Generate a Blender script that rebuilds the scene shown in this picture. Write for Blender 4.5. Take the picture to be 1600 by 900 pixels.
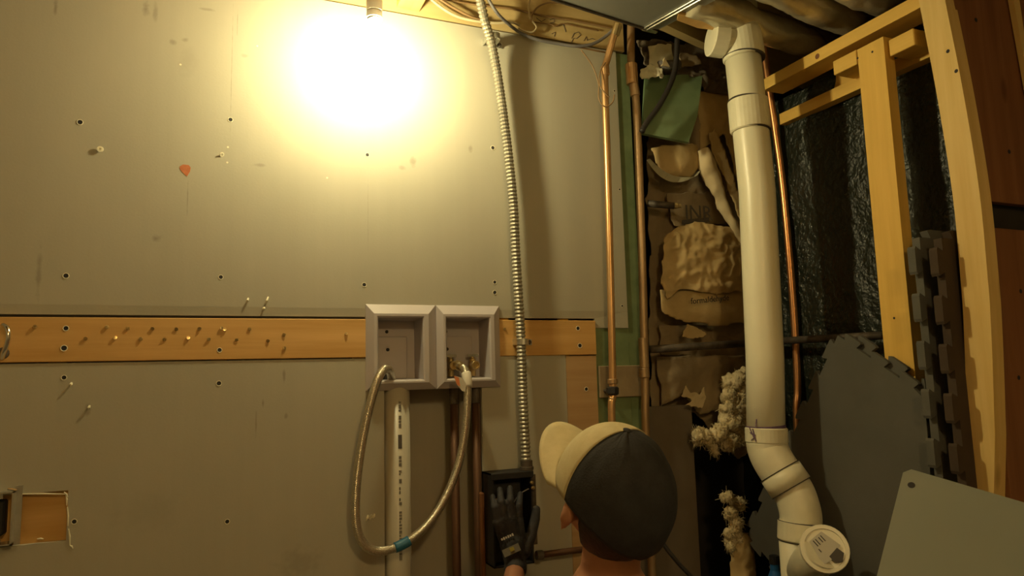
import bpy, bmesh, math, random
from mathutils import Vector as V, Matrix, noise
random.seed(7)
S = bpy.context.scene
COL = S.collection
for o in list(bpy.data.objects): bpy.data.objects.remove(o)

# ---------------------------------------------------------------- camera
F = 1100.0
YAW, PIT, ROL = math.radians(23), math.radians(7), math.radians(1.5)
CP = V((0, -2.0, 1.15))
fw = V((math.sin(YAW)*math.cos(PIT), math.cos(YAW)*math.cos(PIT), math.sin(PIT)))
r0 = V((math.cos(YAW), -math.sin(YAW), 0)); u0 = r0.cross(fw)
rt = r0*math.cos(ROL) - u0*math.sin(ROL); up = u0*math.cos(ROL) + r0*math.sin(ROL)
cd = bpy.data.cameras.new('camera'); cam = bpy.data.objects.new('camera', cd); COL.objects.link(cam)
cam.matrix_world = Matrix(((rt.x, up.x, -fw.x, CP.x), (rt.y, up.y, -fw.y, CP.y), (rt.z, up.z, -fw.z, CP.z), (0, 0, 0, 1)))
cd.sensor_fit = 'HORIZONTAL'; cd.sensor_width = 36; cd.lens = 36*F/1600; cd.clip_start = .05
S.camera = cam
# ---------------------------------------------------------------- light, exposure
w = bpy.data.worlds.new('world'); S.world = w; w.use_nodes = True
w.node_tree.nodes['Background'].inputs[0].default_value = (1, .72, .36, 1)
w.node_tree.nodes['Background'].inputs[1].default_value = .0
BULB_L = 640.0            # radiance of the bare bulb
BULB_C = (1, .84, .43)
BULB_H = .21              # distance of the bulb from the drywall
FILL_W = 78.0              # strength of the added fill bulb that supplies the ambient light
S.view_settings.view_transform = 'Standard'; S.view_settings.look = 'None'
S.view_settings.gamma = 1; S.view_settings.exposure = 0.0
S.view_settings.use_curve_mapping = False

# ---------------------------------------------------------------- helpers
def ray(x, y): return fw + rt*((x-800)/F) + up*((450-y)/F)
def at(x, y, axis, v):
    """photo pixel -> world point on the plane axis = v ('x','y','z') or at depth v ('d')"""
    d = ray(x, y)
    if axis == 'd': return CP + d*v
    i = 'xyz'.index(axis)
    return CP + d*((v-CP[i])/d[i])
def on(x, y, p0, n):
    d = ray(x, y); return CP + d*((p0-CP).dot(n)/d.dot(n))
WL = {}
def world(o): return WL.get(o.name, V((0, 0, 0)))
def thing(name, loc, label=None, cat=None, group=None, kind=None):
    o = bpy.data.objects.new(name, None); COL.objects.link(o); o.empty_display_size = .05
    o.location = loc; WL[o.name] = V(loc); tag(o, label, cat, group, kind); return o
def tag(o, label=None, cat=None, group=None, kind=None):
    if label: o['label'] = label
    if cat: o['category'] = cat
    if group: o['group'] = group
    if kind: o['kind'] = kind
    return o
def obj(name, bm, m, parent=None, smooth=False, origin=None, recalc=True):
    if recalc: bmesh.ops.recalc_face_normals(bm, faces=bm.faces)
    me = bpy.data.meshes.new(name)
    if origin is None:
        vs = [v.co for v in bm.verts]
        lo = V([min(v[i] for v in vs) for i in range(3)]); hi = V([max(v[i] for v in vs) for i in range(3)])
        origin = (lo+hi)/2
    origin = V(origin)
    bmesh.ops.translate(bm, verts=bm.verts, vec=-origin)
    bm.to_mesh(me); bm.free()
    if smooth:
        for p in me.polygons: p.use_smooth = True
    for mm in (m if isinstance(m, (list, tuple)) else [m]): me.materials.append(mm)
    o = bpy.data.objects.new(name, me); COL.objects.link(o)
    if parent: o.parent = parent; o.location = origin - world(parent)
    else: o.location = origin
    WL[o.name] = origin
    return o
def clone(src, name, loc, parent=None, rot=None, scale=None):
    o = bpy.data.objects.new(name, src.data); COL.objects.link(o); loc = V(loc)
    if parent: o.parent = parent; o.location = loc - world(parent)
    else: o.location = loc
    if rot is not None: o.rotation_euler = rot
    if scale is not None: o.scale = scale
    WL[o.name] = loc; return o
def NB(): return bmesh.new()
def add_hexa(bm, c):
    v = [bm.verts.new(p) for p in c]
    for f in ((0,1,2,3),(7,6,5,4),(0,4,5,1),(1,5,6,2),(2,6,7,3),(3,7,4,0)): bm.faces.new([v[i] for i in f])
    return v
def add_box(bm, lo, hi):
    (a,b,c),(d,e,f) = lo, hi
    return add_hexa(bm, [(a,b,c),(d,b,c),(d,e,c),(a,e,c),(a,b,f),(d,b,f),(d,e,f),(a,e,f)])
def box(lo, hi, bev=0):
    bm = NB(); add_box(bm, lo, hi)
    if bev: bmesh.ops.bevel(bm, geom=bm.edges[:], offset=bev, segments=1, affect='EDGES', profile=.5)
    return bm
def add_obox(bm, c, ax, ay, az):
    c, ax, ay, az = V(c), V(ax), V(ay), V(az)
    add_hexa(bm, [c+ax*i+ay*j+az*k for k in (-1,1) for i,j in ((-1,-1),(1,-1),(1,1),(-1,1))])
def smooth_path(pts, n=8):
    pts = [V(p) for p in pts]; out = []
    for i in range(len(pts)-1):
        p0 = pts[max(i-1,0)]; p1 = pts[i]; p2 = pts[i+1]; p3 = pts[min(i+2,len(pts)-1)]
        for k in range(n):
            t = k/n
            out.append(.5*((2*p1)+(p2-p0)*t+(2*p0-5*p1+4*p2-p3)*t*t+(3*p1-p0-3*p2+p3)*t**3))
    out.append(pts[-1]); return out
def add_tube(bm, pts, r, seg=12, caps=True):
    pts = [V(p) for p in pts]; n = len(pts); rings = []
    rr = r if isinstance(r, (list, tuple)) else [r]*n
    t = (pts[1]-pts[0]).normalized()
    a = t.orthogonal().normalized()
    for i, p in enumerate(pts):
        t2 = (pts[min(i+1,n-1)]-pts[max(i-1,0)])
        t2 = t2.normalized() if t2.length > 1e-9 else t
        a = (a - t2*a.dot(t2)).normalized(); b = t2.cross(a); t = t2
        rings.append([bm.verts.new(p+(a*math.cos(2*math.pi*k/seg)+b*math.sin(2*math.pi*k/seg))*rr[i]) for k in range(seg)])
    for i in range(n-1):
        for k in range(seg):
            bm.faces.new((rings[i][k], rings[i][(k+1)%seg], rings[i+1][(k+1)%seg], rings[i+1][k]))
    if caps:
        bm.faces.new(rings[0][::-1]); bm.faces.new(rings[-1])
    return rings
def tube(pts, r, seg=12, caps=True):
    bm = NB(); add_tube(bm, pts, r, seg, caps); return bm
def add_rod(bm, a, b, prof, seg=20):
    """turned solid from a to b; prof = [(t metres along, radius)...]"""
    a, b = V(a), V(b); d = (b-a).normalized()
    add_tube(bm, [a+d*t for t, r in prof], [max(r, 1e-4) for t, r in prof], seg)
def rod(a, b, prof, seg=20):
    bm = NB(); a, b = V(a), V(b); d = (b-a).normalized(); x = d.orthogonal().normalized(); y = d.cross(x)
    rings = []
    for t, r in prof:
        rings.append([bm.verts.new(a+d*t+(x*math.cos(2*math.pi*k/seg)+y*math.sin(2*math.pi*k/seg))*max(r,1e-4)) for k in range(seg)])
    for i in range(len(rings)-1):
        for k in range(seg): bm.faces.new((rings[i][k], rings[i][(k+1)%seg], rings[i+1][(k+1)%seg], rings[i+1][k]))
    bm.faces.new(rings[0][::-1]); bm.faces.new(rings[-1]); return bm
def prism(poly, off):
    """polygon of 3-D points extruded by the vector off"""
    bm = NB(); off = V(off)
    a = [bm.verts.new(p) for p in poly]; b = [bm.verts.new(V(p)+off) for p in poly]; n = len(a)
    bm.faces.new(a); bm.faces.new(b[::-1])
    for i in range(n): bm.faces.new((a[i], b[i], b[(i+1)%n], a[(i+1)%n]))
    return bm
def loft(sections):
    bm = NB(); R = [[bm.verts.new(p) for p in s] for s in sections]; n = len(R[0])
    for i in range(len(R)-1):
        for k in range(n): bm.faces.new((R[i][k], R[i][(k+1)%n], R[i+1][(k+1)%n], R[i+1][k]))
    bm.faces.new(R[0][::-1]); bm.faces.new(R[-1]); return bm
def sheet(xs, zs, keep, y0, y1, yoff=None):
    """flat board between y0 (front) and y1, made of grid cells for which keep(x, z) holds"""
    bm = NB(); vf = {}; nx, nz = len(xs)-1, len(zs)-1
    def v(i, j, s):
        if (i,j,s) not in vf: vf[i,j,s] = bm.verts.new((xs[i], (y0 + (yoff(xs[i], zs[j]) if yoff else 0)) if s == 0 else y1, zs[j]))
        return vf[i,j,s]
    k = {(i,j): keep((xs[i]+xs[i+1])/2, (zs[j]+zs[j+1])/2) for i in range(nx) for j in range(nz)}
    for (i,j), on_ in k.items():
        if not on_: continue
        bm.faces.new((v(i,j,0), v(i+1,j,0), v(i+1,j+1,0), v(i,j+1,0)))
        bm.faces.new((v(i,j,1), v(i,j+1,1), v(i+1,j+1,1), v(i+1,j,1)))
        for (di,dj,e) in ((-1,0,((i,j),(i,j+1))),(1,0,((i+1,j+1),(i+1,j))),(0,-1,((i+1,j),(i,j))),(0,1,((i,j+1),(i+1,j+1)))):
            if not k.get((i+di,j+dj), False):
                (a,b),(c,d) = e
                bm.faces.new((v(a,b,0), v(c,d,0), v(c,d,1), v(a,b,1)))
    return bm
def fnz(p, s, seed=0, o=3): return noise.fractal(V(p)*s+V((seed*7.3, seed*3.1, seed*1.7)), .9, 2.1, o)

# ---------------------------------------------------------------- materials
MATS = {}
def nt(m): return m.node_tree.nodes, m.node_tree.links
def mat(name, c1, c2=None, rough=.6, metal=0, scale=(6,6,6), detail=4, lo=.35, hi=.65, bump=0, bscale=None, spec=.5, sub=0, trans=0, coat=0, emit=None):
    m = bpy.data.materials.new(name); m.use_nodes = True; N, L = nt(m); b = N['Principled BSDF']
    b.inputs['Roughness'].default_value = rough; b.inputs['Metallic'].default_value = metal
    b.inputs['Specular IOR Level'].default_value = spec
    if trans: b.inputs['Transmission Weight'].default_value = trans
    if coat: b.inputs['Coat Weight'].default_value = coat
    if sub: b.inputs['Subsurface Weight'].default_value = sub; b.inputs['Subsurface Radius'].default_value = (.01,.004,.002)
    tc = N.new('ShaderNodeTexCoord'); mp = N.new('ShaderNodeMapping'); mp.inputs['Scale'].default_value = scale
    L.new(tc.outputs['Object'], mp.inputs['Vector'])
    nz = N.new('ShaderNodeTexNoise'); nz.inputs['Scale'].default_value = 1; nz.inputs['Detail'].default_value = detail
    nz.inputs['Roughness'].default_value = .6
    L.new(mp.outputs[0], nz.inputs['Vector'])
    rp = N.new('ShaderNodeValToRGB'); e = rp.color_ramp.elements
    e[0].position = lo; e[1].position = hi; e[0].color = (*c1, 1); e[1].color = (*(c2 or c1), 1)
    L.new(nz.outputs['Fac'], rp.inputs[0]); L.new(rp.outputs[0], b.inputs['Base Color'])
    if bump:
        bp = N.new('ShaderNodeBump'); bp.inputs['Strength'].default_value = bump; bp.inputs['Distance'].default_value = .01
        src = nz
        if bscale:
            src = N.new('ShaderNodeTexNoise'); src.inputs['Scale'].default_value = bscale; src.inputs['Detail'].default_value = 5
            L.new(tc.outputs['Object'], src.inputs['Vector'])
        L.new(src.outputs['Fac'], bp.inputs['Height']); L.new(bp.outputs[0], b.inputs['Normal'])
    if emit:
        b.inputs['Emission Color'].default_value = (*emit[0], 1); b.inputs['Emission Strength'].default_value = emit[1]
    MATS[name] = m; return m
def wood(name, c1, c2, axis, rough=.6, knots=True):
    g = {'x':(1.6,26,26), 'y':(26,1.6,26), 'z':(26,26,1.6)}[axis]
    m = mat(name, c1, c2, rough, scale=g, detail=5, lo=.3, hi=.72, bump=.08, spec=.3)
    if knots:
        N, L = nt(m); b = N['Principled BSDF']; rp = [n for n in N if n.type == 'VALTORGB'][0]; tc = [n for n in N if n.type == 'TEX_COORD'][0]
        mp = N.new('ShaderNodeMapping'); k = {'x':(3.2,9,9), 'y':(9,3.2,9), 'z':(9,9,3.2)}[axis]; mp.inputs['Scale'].default_value = k
        vo = N.new('ShaderNodeTexVoronoi'); vo.inputs['Scale'].default_value = 1
        L.new(tc.outputs['Object'], mp.inputs['Vector']); L.new(mp.outputs[0], vo.inputs['Vector'])
        r2 = N.new('ShaderNodeValToRGB'); r2.color_ramp.elements[0].position = .05; r2.color_ramp.elements[1].position = .14
        r2.color_ramp.elements[0].color = (.35,.24,.16,1); r2.color_ramp.elements[1].color = (1,1,1,1)
        L.new(vo.outputs['Distance'], r2.inputs[0])
        mx = N.new('ShaderNodeMix'); mx.data_type = 'RGBA'; mx.blend_type = 'MULTIPLY'; mx.inputs[0].default_value = .55
        L.new(rp.outputs[0], mx.inputs[6]); L.new(r2.outputs[0], mx.inputs[7]); L.new(mx.outputs[2], b.inputs['Base Color'])
    return m
def drywall(name, marks, c1=(.40,.385,.315), c2=(.455,.44,.365)):
    """paper-faced gypsum board; marks = smudges with their own place and shape (x, z, rx, rz, strength)"""
    m = mat(name, c1, c2, .75, scale=(2.2,2.2,1.1), detail=6, lo=.3, hi=.7, spec=.25)
    N, L = nt(m); b = N['Principled BSDF']; col = [n for n in N if n.type == 'VALTORGB'][0].outputs[0]
    tc = [n for n in N if n.type == 'TEX_COORD'][0]
    # faint vertical roller streaks of the paper
    mp = N.new('ShaderNodeMapping'); mp.inputs['Scale'].default_value = (38,1,.5); n2 = N.new('ShaderNodeTexNoise'); n2.inputs['Scale'].default_value = 1
    L.new(tc.outputs['Object'], mp.inputs['Vector']); L.new(mp.outputs[0], n2.inputs['Vector'])
    r2 = N.new('ShaderNodeValToRGB'); r2.color_ramp.elements[0].color = (.93,.93,.92,1); r2.color_ramp.elements[1].color = (1,1,1,1)
    L.new(n2.outputs['Fac'], r2.inputs[0])
    mx = N.new('ShaderNodeMix'); mx.data_type = 'RGBA'; mx.blend_type = 'MULTIPLY'; mx.inputs[0].default_value = .8
    L.new(col, mx.inputs[6]); L.new(r2.outputs[0], mx.inputs[7]); col = mx.outputs[2]
    nd = N.new('ShaderNodeTexNoise'); nd.inputs['Scale'].default_value = 45; nd.inputs['Detail'].default_value = 3
    L.new(tc.outputs['Object'], nd.inputs['Vector'])
    for (x, z, rx, rz, s) in marks:
        mp = N.new('ShaderNodeMapping'); mp.vector_type = 'POINT'
        mp.inputs['Location'].default_value = (-x/rx, 0, -z/rz); mp.inputs['Scale'].default_value = (1/rx, 0, 1/rz)
        L.new(tc.outputs['Object'], mp.inputs['Vector'])
        ln = N.new('ShaderNodeVectorMath'); ln.operation = 'LENGTH'; L.new(mp.outputs[0], ln.inputs[0])
        ad = N.new('ShaderNodeMath'); ad.operation = 'MULTIPLY_ADD'; ad.inputs[1].default_value = 1.6; L.new(nd.outputs['Fac'], ad.inputs[0]); L.new(ln.outputs['Value'], ad.inputs[2])
        mr = N.new('ShaderNodeMapRange'); mr.inputs[1].default_value = 1.05; mr.inputs[2].default_value = 1.75; mr.inputs[3].default_value = s; mr.inputs[4].default_value = 0
        L.new(ad.outputs[0], mr.inputs[0])
        mk = N.new('ShaderNodeMix'); mk.data_type = 'RGBA'; L.new(mr.outputs[0], mk.inputs[0]); L.new(col, mk.inputs[6]); mk.inputs[7].default_value = (.17,.15,.11,1); col = mk.outputs[2]
    L.new(col, b.inputs['Base Color'])
    bp = N.new('ShaderNodeBump'); bp.inputs['Strength'].default_value = .05; bp.inputs['Distance'].default_value = .004
    n3 = N.new('ShaderNodeTexNoise'); n3.inputs['Scale'].default_value = 160; L.new(tc.outputs['Object'], n3.inputs['Vector'])
    L.new(n3.outputs['Fac'], bp.inputs['Height']); L.new(bp.outputs[0], b.inputs['Normal'])
    return m
def mk(x, y, rx, rz, s):
    p = at(x, y, 'y', 0); return (p.x, p.z, rx, rz, s)
M_dry_up = drywall('drywall_paper', [mk(87,12,.006,.03,.5), mk(228,15,.012,.022,.55), mk(243,18,.008,.04,.35), mk(270,66,.01,.01,.4), mk(290,62,.012,.008,.4),
    mk(245,372,.016,.013,.55), mk(61,425,.008,.07,.4), mk(645,252,.012,.022,.4), mk(628,262,.012,.008,.3), mk(735,232,.01,.014,.4), mk(405,258,.022,.006,.4),
    mk(325,15,.025,.005,.35), mk(362,110,.0016,.22,.35), mk(371,35,.0016,.05,.4), mk(382,87,.012,.007,.25), mk(575,340,.0015,.16,.25), mk(293,310,.0025,.06,.4), mk(295,95,.03,.05,.12)])
M_dry_lo = drywall('drywall_paper_low', [mk(444,588,.005,.025,.5), mk(137,640,.008,.02,.4), mk(411,630,.004,.014,.45), mk(447,650,.005,.01,.4), mk(400,660,.003,.05,.35), mk(470,880,.07,.05,.25), mk(230,800,.1,.06,.1)])
M_dry_back = drywall('gypsum_back', [], (.36,.34,.28), (.42,.40,.33))
M_pine_x = wood('pine_along_x', (.52,.30,.09), (.68,.43,.17), 'x')
M_pine_y = wood('pine_along_y', (.72,.45,.10), (.86,.58,.155), 'y')
M_pine_z = wood('pine_along_z', (.72,.45,.095), (.86,.57,.145), 'z')
M_pale_z = wood('pale_pine_along_z', (.70,.49,.17), (.84,.63,.27), 'z')
M_brown_z = wood('brown_board_along_z', (.20,.085,.035), (.30,.135,.06), 'z')
M_ply = wood('plywood_strip', (.42,.27,.13), (.52,.36,.19), 'x', knots=False)
M_joist_x = wood('joist_along_x', (.50,.38,.17), (.62,.48,.24), 'x')
M_joist_y = wood('joist_along_y', (.60,.36,.12), (.74,.47,.18), 'y')
M_green = mat('green_paint', (.13,.19,.09), (.20,.27,.135), .6, scale=(9,9,9), bump=.03)
M_greenp = mat('green_painted_board', (.16,.25,.13), (.21,.30,.17), .55, scale=(7,7,7))
M_grey = mat('grey_plastic', (.45,.42,.44), (.48,.45,.465), .45, scale=(5,5,5))
M_cond = mat('dull_conduit_metal', (.40,.385,.32), (.52,.50,.42), .45, .8, scale=(14,14,14))
M_steel = mat('galvanised_steel', (.55,.56,.53), (.72,.72,.68), .32, .95, scale=(14,14,14), spec=.5)
M_duct = mat('duct_sheet_metal', (.30,.31,.28), (.37,.375,.34), .5, .55, scale=(2,2,2))
M_chrome = mat('bright_metal', (.75,.74,.70), (.85,.84,.8), .18, 1)
M_brass = mat('brass', (.48,.36,.17), (.62,.48,.25), .3, .9)
M_copperR = mat('orange_copper', (.60,.27,.11), (.80,.42,.20), .33, .9, scale=(10,10,4), detail=5)
M_copper = mat('copper', (.60,.36,.165), (.76,.49,.25), .36, .85, scale=(10,10,4), detail=5)
M_copperd = mat('copper_tarnished', (.10,.05,.028), (.165,.085,.045), .55, .5, scale=(12,12,3))
M_copperm = mat('copper_dull', (.35,.23,.125), (.50,.35,.20), .45, .7, scale=(20,20,6), detail=6)
M_iron = mat('dark_iron', (.06,.05,.042), (.14,.115,.09), .6, .4, scale=(20,20,20), bump=.1)
M_pvcd = mat('dull_pvc', (.44,.41,.33), (.50,.47,.385), .4, scale=(5,5,3), detail=5)
M_pvc = mat('white_pvc', (.80,.77,.60), (.87,.84,.67), .35, scale=(5,5,3), detail=5)
M_pvc2 = mat('white_pvc_fitting', (.76,.73,.56), (.85,.82,.645), .4, scale=(14,14,14), detail=5)
M_groove = mat('dark_seam', (.06,.05,.04), rough=.8)
M_purple = mat('purple_primer', (.10,.055,.14), (.20,.13,.22), .6, scale=(30,30,30))
M_ink = mat('black_ink', (.02,.018,.02), rough=.7)
M_inkg = mat('faded_ink', (.10,.09,.085), rough=.8)
M_blk = mat('black_plastic', (.012,.012,.014), (.022,.021,.022), .55)
M_cable = mat('black_cable', (.018,.016,.016), (.03,.027,.026), .5)
M_cableg = mat('grey_cable', (.11,.105,.11), (.16,.15,.15), .5)
M_cablew = mat('pale_cable', (.52,.44,.27), (.62,.53,.34), .5)
M_cableb = mat('brown_cable', (.20,.12,.05), (.30,.19,.09), .5)
M_tar = mat('black_tarred_wrap', (.009,.014,.010), (.017,.024,.018), .27, scale=(20,20,20), bump=.9, bscale=55, spec=.6)
M_foam = mat('grey_foam', (.105,.104,.095), (.13,.128,.118), .85, scale=(3,3,3), bump=.08, bscale=220, spec=.2)
M_foamb = mat('brown_foam', (.06,.043,.032), (.08,.058,.042), .85, scale=(3,3,3), bump=.08, bscale=220, spec=.2)
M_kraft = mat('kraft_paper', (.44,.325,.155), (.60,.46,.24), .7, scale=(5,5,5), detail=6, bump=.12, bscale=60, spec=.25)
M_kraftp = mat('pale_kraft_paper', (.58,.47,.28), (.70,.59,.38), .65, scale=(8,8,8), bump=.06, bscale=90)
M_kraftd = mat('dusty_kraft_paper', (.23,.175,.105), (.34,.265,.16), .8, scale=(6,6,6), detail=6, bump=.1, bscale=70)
M_fib = mat('glass_fibre', (.56,.47,.28), (.78,.68,.46), .95, scale=(26,26,26), detail=6, lo=.38, hi=.62, bump=.6, bscale=90, spec=.1)
M_dust = mat('dusty_panel', (.13,.105,.075), (.19,.155,.115), .85, scale=(3,3,2), detail=6)
M_dark = mat('dark_void', (.022,.018,.014), (.035,.03,.024), .9)  # near-black colour painting the shade inside gaps and the corner recess
M_foil = mat('plastic_vapour_sheet', (.55,.50,.36), (.72,.66,.48), .25, .3, scale=(9,3,9), detail=5, bump=.5, bscale=14, spec=.7)
M_sheetg = mat('grey_green_panel', (.195,.215,.185), (.225,.245,.215), .5, scale=(1.5,1.5,1.5))
M_skin = mat('skin', (.42,.195,.11), (.49,.235,.135), .5, scale=(12,12,12), sub=.15)
M_tan = mat('tan_cap_cloth', (.52,.445,.25), (.58,.50,.295), .8, scale=(40,40,40), bump=.08, bscale=400)
M_capd = mat('dark_cap_cloth', (.018,.019,.022), (.028,.029,.033), .85, scale=(30,30,30), bump=.15, bscale=300)
M_hair = mat('dark_hair', (.012,.009,.008), (.028,.02,.016), .55, scale=(60,60,14), bump=.3)
M_shirt = mat('coral_shirt', (.50,.10,.065), (.58,.13,.085), .8, scale=(12,12,12))
M_jeans = mat('dark_jeans', (.035,.045,.07), (.05,.062,.09), .85, scale=(40,40,40))
M_boot = mat('brown_boot', (.09,.05,.025), (.13,.075,.04), .6)
M_glove = mat('dark_work_glove', (.020,.020,.025), (.038,.038,.044), .7, scale=(40,40,40), bump=.2, bscale=260)
M_gpatch = mat('grey_glove_patch', (.20,.19,.155), (.25,.24,.2), .7)
M_yel = mat('yellow_emblem', (.42,.36,.06), rough=.7)
M_wht = mat('white_print', (.62,.60,.53), rough=.7)
M_blue = mat('blue_tape', (.02,.13,.24), (.03,.17,.29), .5)
M_blue2 = mat('blue_plastic', (.02,.14,.42), (.03,.18,.5), .4)
M_orange = mat('orange_paper', (.72,.25,.10), rough=.7)
M_red = mat('red_brown_paint', (.42,.13,.05), (.55,.19,.08), .6, scale=(60,60,60))
M_conc = mat('grey_concrete', (.17,.155,.13), (.25,.23,.195), .85, scale=(4,4,4), detail=7, bump=.1)
M_wallp = mat('beige_room_wall', (.40,.36,.28), (.46,.42,.33), .8, scale=(2,2,2))
M_sub = wood('subfloor_planks', (.26,.17,.075), (.36,.25,.12), 'x', knots=False)
M_sock = mat('porcelain_socket', (.62,.60,.52), (.68,.66,.58), .35)
M_bulb = mat('lit_bulb', (.9,.85,.7), rough=.4, emit=(BULB_C, BULB_L))
M_clear = mat('clear_glass', (.95,.94,.9), rough=.06, trans=.9)
def braided():
    m = mat('braided_steel', (.50,.46,.36), (.72,.68,.56), .32, .9, scale=(300,300,300)); N, L = nt(m); b = N['Principled BSDF']; tc = [n for n in N if n.type == 'TEX_COORD'][0]
    wv = N.new('ShaderNodeTexWave'); wv.inputs['Scale'].default_value = 130; wv.bands_direction = 'DIAGONAL'; wv.inputs['Distortion'].default_value = 3
    L.new(tc.outputs['Object'], wv.inputs['Vector']); bp = N.new('ShaderNodeBump'); bp.inputs['Strength'].default_value = .4; bp.inputs['Distance'].default_value = .002
    L.new(wv.outputs['Fac'], bp.inputs['Height']); L.new(bp.outputs[0], b.inputs['Normal']); return m
M_braid = braided()

# ================================================================ the room shell
def struct(name, bm, m, parent=None, **k):
    o = obj(name, bm, m, parent, **k)
    if not parent: o['kind'] = 'structure'
    return o
struct('floor', box((-1.7,-3.5,-.05), (2.8,.3,0)), M_conc)
struct('wall_left', box((-1.7,-3.5,0), (-1.6,.3,2.5)), M_wallp)
struct('wall_rear', box((-1.7,-3.6,0), (2.8,-3.5,2.5)), M_wallp)
struct('wall_right', box((2.7,-3.5,0), (2.8,-1.3,2.5)), M_wallp)

# ---- ceiling: subfloor, rim board over the drywall, one joist towards the camera, joists over the side bay
ceil = thing('ceiling', (0,-1,2.5), kind='structure')
obj('subfloor', box((-1.7,-3.6,2.5), (2.8,.3,2.53)), M_sub, ceil)
rim = obj('rim_board', box((-1.6,.001,2.262), (1.30,.038,2.5)), M_joist_x, ceil, origin=(0,0,2.4))
pa = at(622,8,'y',-.02); 
obj('joist', box((pa.x, -3.5, 2.272), (pa.x+.07, -.002, 2.5)), M_joist_y, ceil)
obj('joist', box((pa.x-.85, -3.5, 2.30), (pa.x-.81, -.002, 2.5)), M_joist_y, ceil)
# pencilled scrawl on the rim board (flat lines)
bm = NB()
for pts in ([(893,60),(897,52),(904,50),(907,55),(901,60),(896,60),(893,66)], [(862,53),(868,50),(866,57)], [(912,64),(916,57),(917,63),(925,60),(930,62)], [(838,28),(846,34),(852,30)], [(880,38),(884,50)], [(859,31),(866,29),(866,35),(860,36)]):
    add_tube(bm, [at(x,y,'y',.0005) for x,y in pts], .0012, 4)
obj('pencil_scrawl', bm, M_inkg, rim)

# ---- back wall
wb = thing('wall_back', (0,.1,0), kind='structure')
obj('backing', box((-1.6,.105,0), (1.30,.125,2.5)), M_dry_back, wb)
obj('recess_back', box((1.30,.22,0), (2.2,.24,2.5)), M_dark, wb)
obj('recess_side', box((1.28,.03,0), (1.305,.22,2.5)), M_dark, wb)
for x in (-1.2,-.35,.0125,.378,.822,1.03):
    obj('stud', box((x-.019,.015,0), (x+.019,.104,2.25)), M_pine_z, wb)
T = .0127
ZB, ZT = 1.3235, 2.255
BX0, BX1, BZ0, BZ1 = .402, .792, 1.125, 1.348     # cut-out of the outlet box
xs = [-1.59,-.9,-.35,0,BX0,.6,BX1,.95,1.139,1.264]; zs = [1.293,ZB,BZ1,1.385,1.45,1.6,1.8,2.0,ZT]
up_s = obj('drywall_sheet', sheet(xs, zs, lambda x,z: (z > ZB or x > 1.139) and not (BX0 < x < BX1 and z < BZ1), 0, T,
           lambda x,z: .0022 if z <= ZB and x <= 1.139 else 0), M_dry_up, wb, origin=(0,0,0))
tag(up_s, 'upper sheet of bare drywall full of screw holes and smudges')
h0 = at(28,772,'y',0); h1 = at(103,845,'y',0)
CX0, CX1 = .447, .742                                # open chase under the box
xs = sorted([-1.59,-.9,h0.x-.05,h1.x,0,BX0,CX0,CX1,BX1,1.027]); zs = sorted([0,.4,h1.z,h0.z,BZ0,1.2055])
def keep_lo(x, z):
    if h0.x-.05 < x < h1.x and h1.z < z < h0.z: return False
    if BX0 < x < BX1 and z > BZ0: return False
    if CX0 < x < CX1: return False
    return True
lo_s = obj('drywall_sheet', sheet(xs, zs, keep_lo, 0, T), M_dry_lo, wb, origin=(0,0,0))
tag(lo_s, 'lower sheet of bare drywall below the nailing board')
st = obj('plywood_strip', box((1.028,-.001,0), (1.137,T,1.2035)), M_ply, wb); tag(st, 'brown plywood strip beside the lower drywall')
b1 = obj('nailing_board', box((-1.59,-.003,1.2085), (.412,.0145,1.3165), .0015), M_pine_x, wb); tag(b1, 'pine nailing board left of the outlet box, full of screws')
b2 = obj('nailing_board', box((.784,-.003,1.2065), (1.139,.0145,1.3165), .0015), M_pine_x, wb); tag(b2, 'short pine nailing board right of the outlet box')
b3 = obj('backing_block', box((-.75,.0137,.72), (-.25,.05,.96)), M_pine_x, wb); tag(b3, 'pine block seen through the cut-out in the drywall')
obj('green_board', box((1.1395,.005,.8), (1.2655,.028,1.292)), M_green, wb)
gb = obj('green_board', box((1.266,.005,.8), (1.318,.028,2.255)), M_green, wb, origin=(1.29,0,1)); tag(gb, 'old green painted board behind the drywall edge')
obj('dusty_panel', box((1.0,.0137,0), (1.318,.028,.799)), M_dust, wb)
dp = obj('dusty_panel', box((1.319,.034,0), (1.525,.05,1.03)), M_dust, wb); tag(dp, 'dusty brown panel under the insulation')
# torn paper lip round the cut-out
bm = NB()
for a, b in (((30,772),(103,772)), ((103,772),(104,790)), ((105,792),(106,822)), ((107,826),(109,852)), ((109,852),(114,857)), ((100,769),(106,777)), ((58,842),(68,842))):
    p, q = at(*a,'y',-.0012), at(*b,'y',-.0012); add_tube(bm, [p, (p+q)/2+V((.001,0,.001)), q], [.0012,.0022,.001], 5)
obj('torn_edge', bm, M_pvc2, lo_s)
# chips of torn paper
bm = NB()
for x, y, l in ((388,466,7),(419,464,12),(413,480,5),(112,598,6),(140,634,6),(575,805,9),(585,803,7),(560,445,0),(110,655,0),(590,295,0)):
    if not l: continue
    p = at(x,y,'y',-.001); q = at(x-l*.35,y+l,'y',-.004); add_tube(bm, [p,(p+q)/2+V((0,-.003,0)),q], [.0025,.0035,.0008], 5)
obj('torn_paper', bm, M_pvc2, lo_s)

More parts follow.
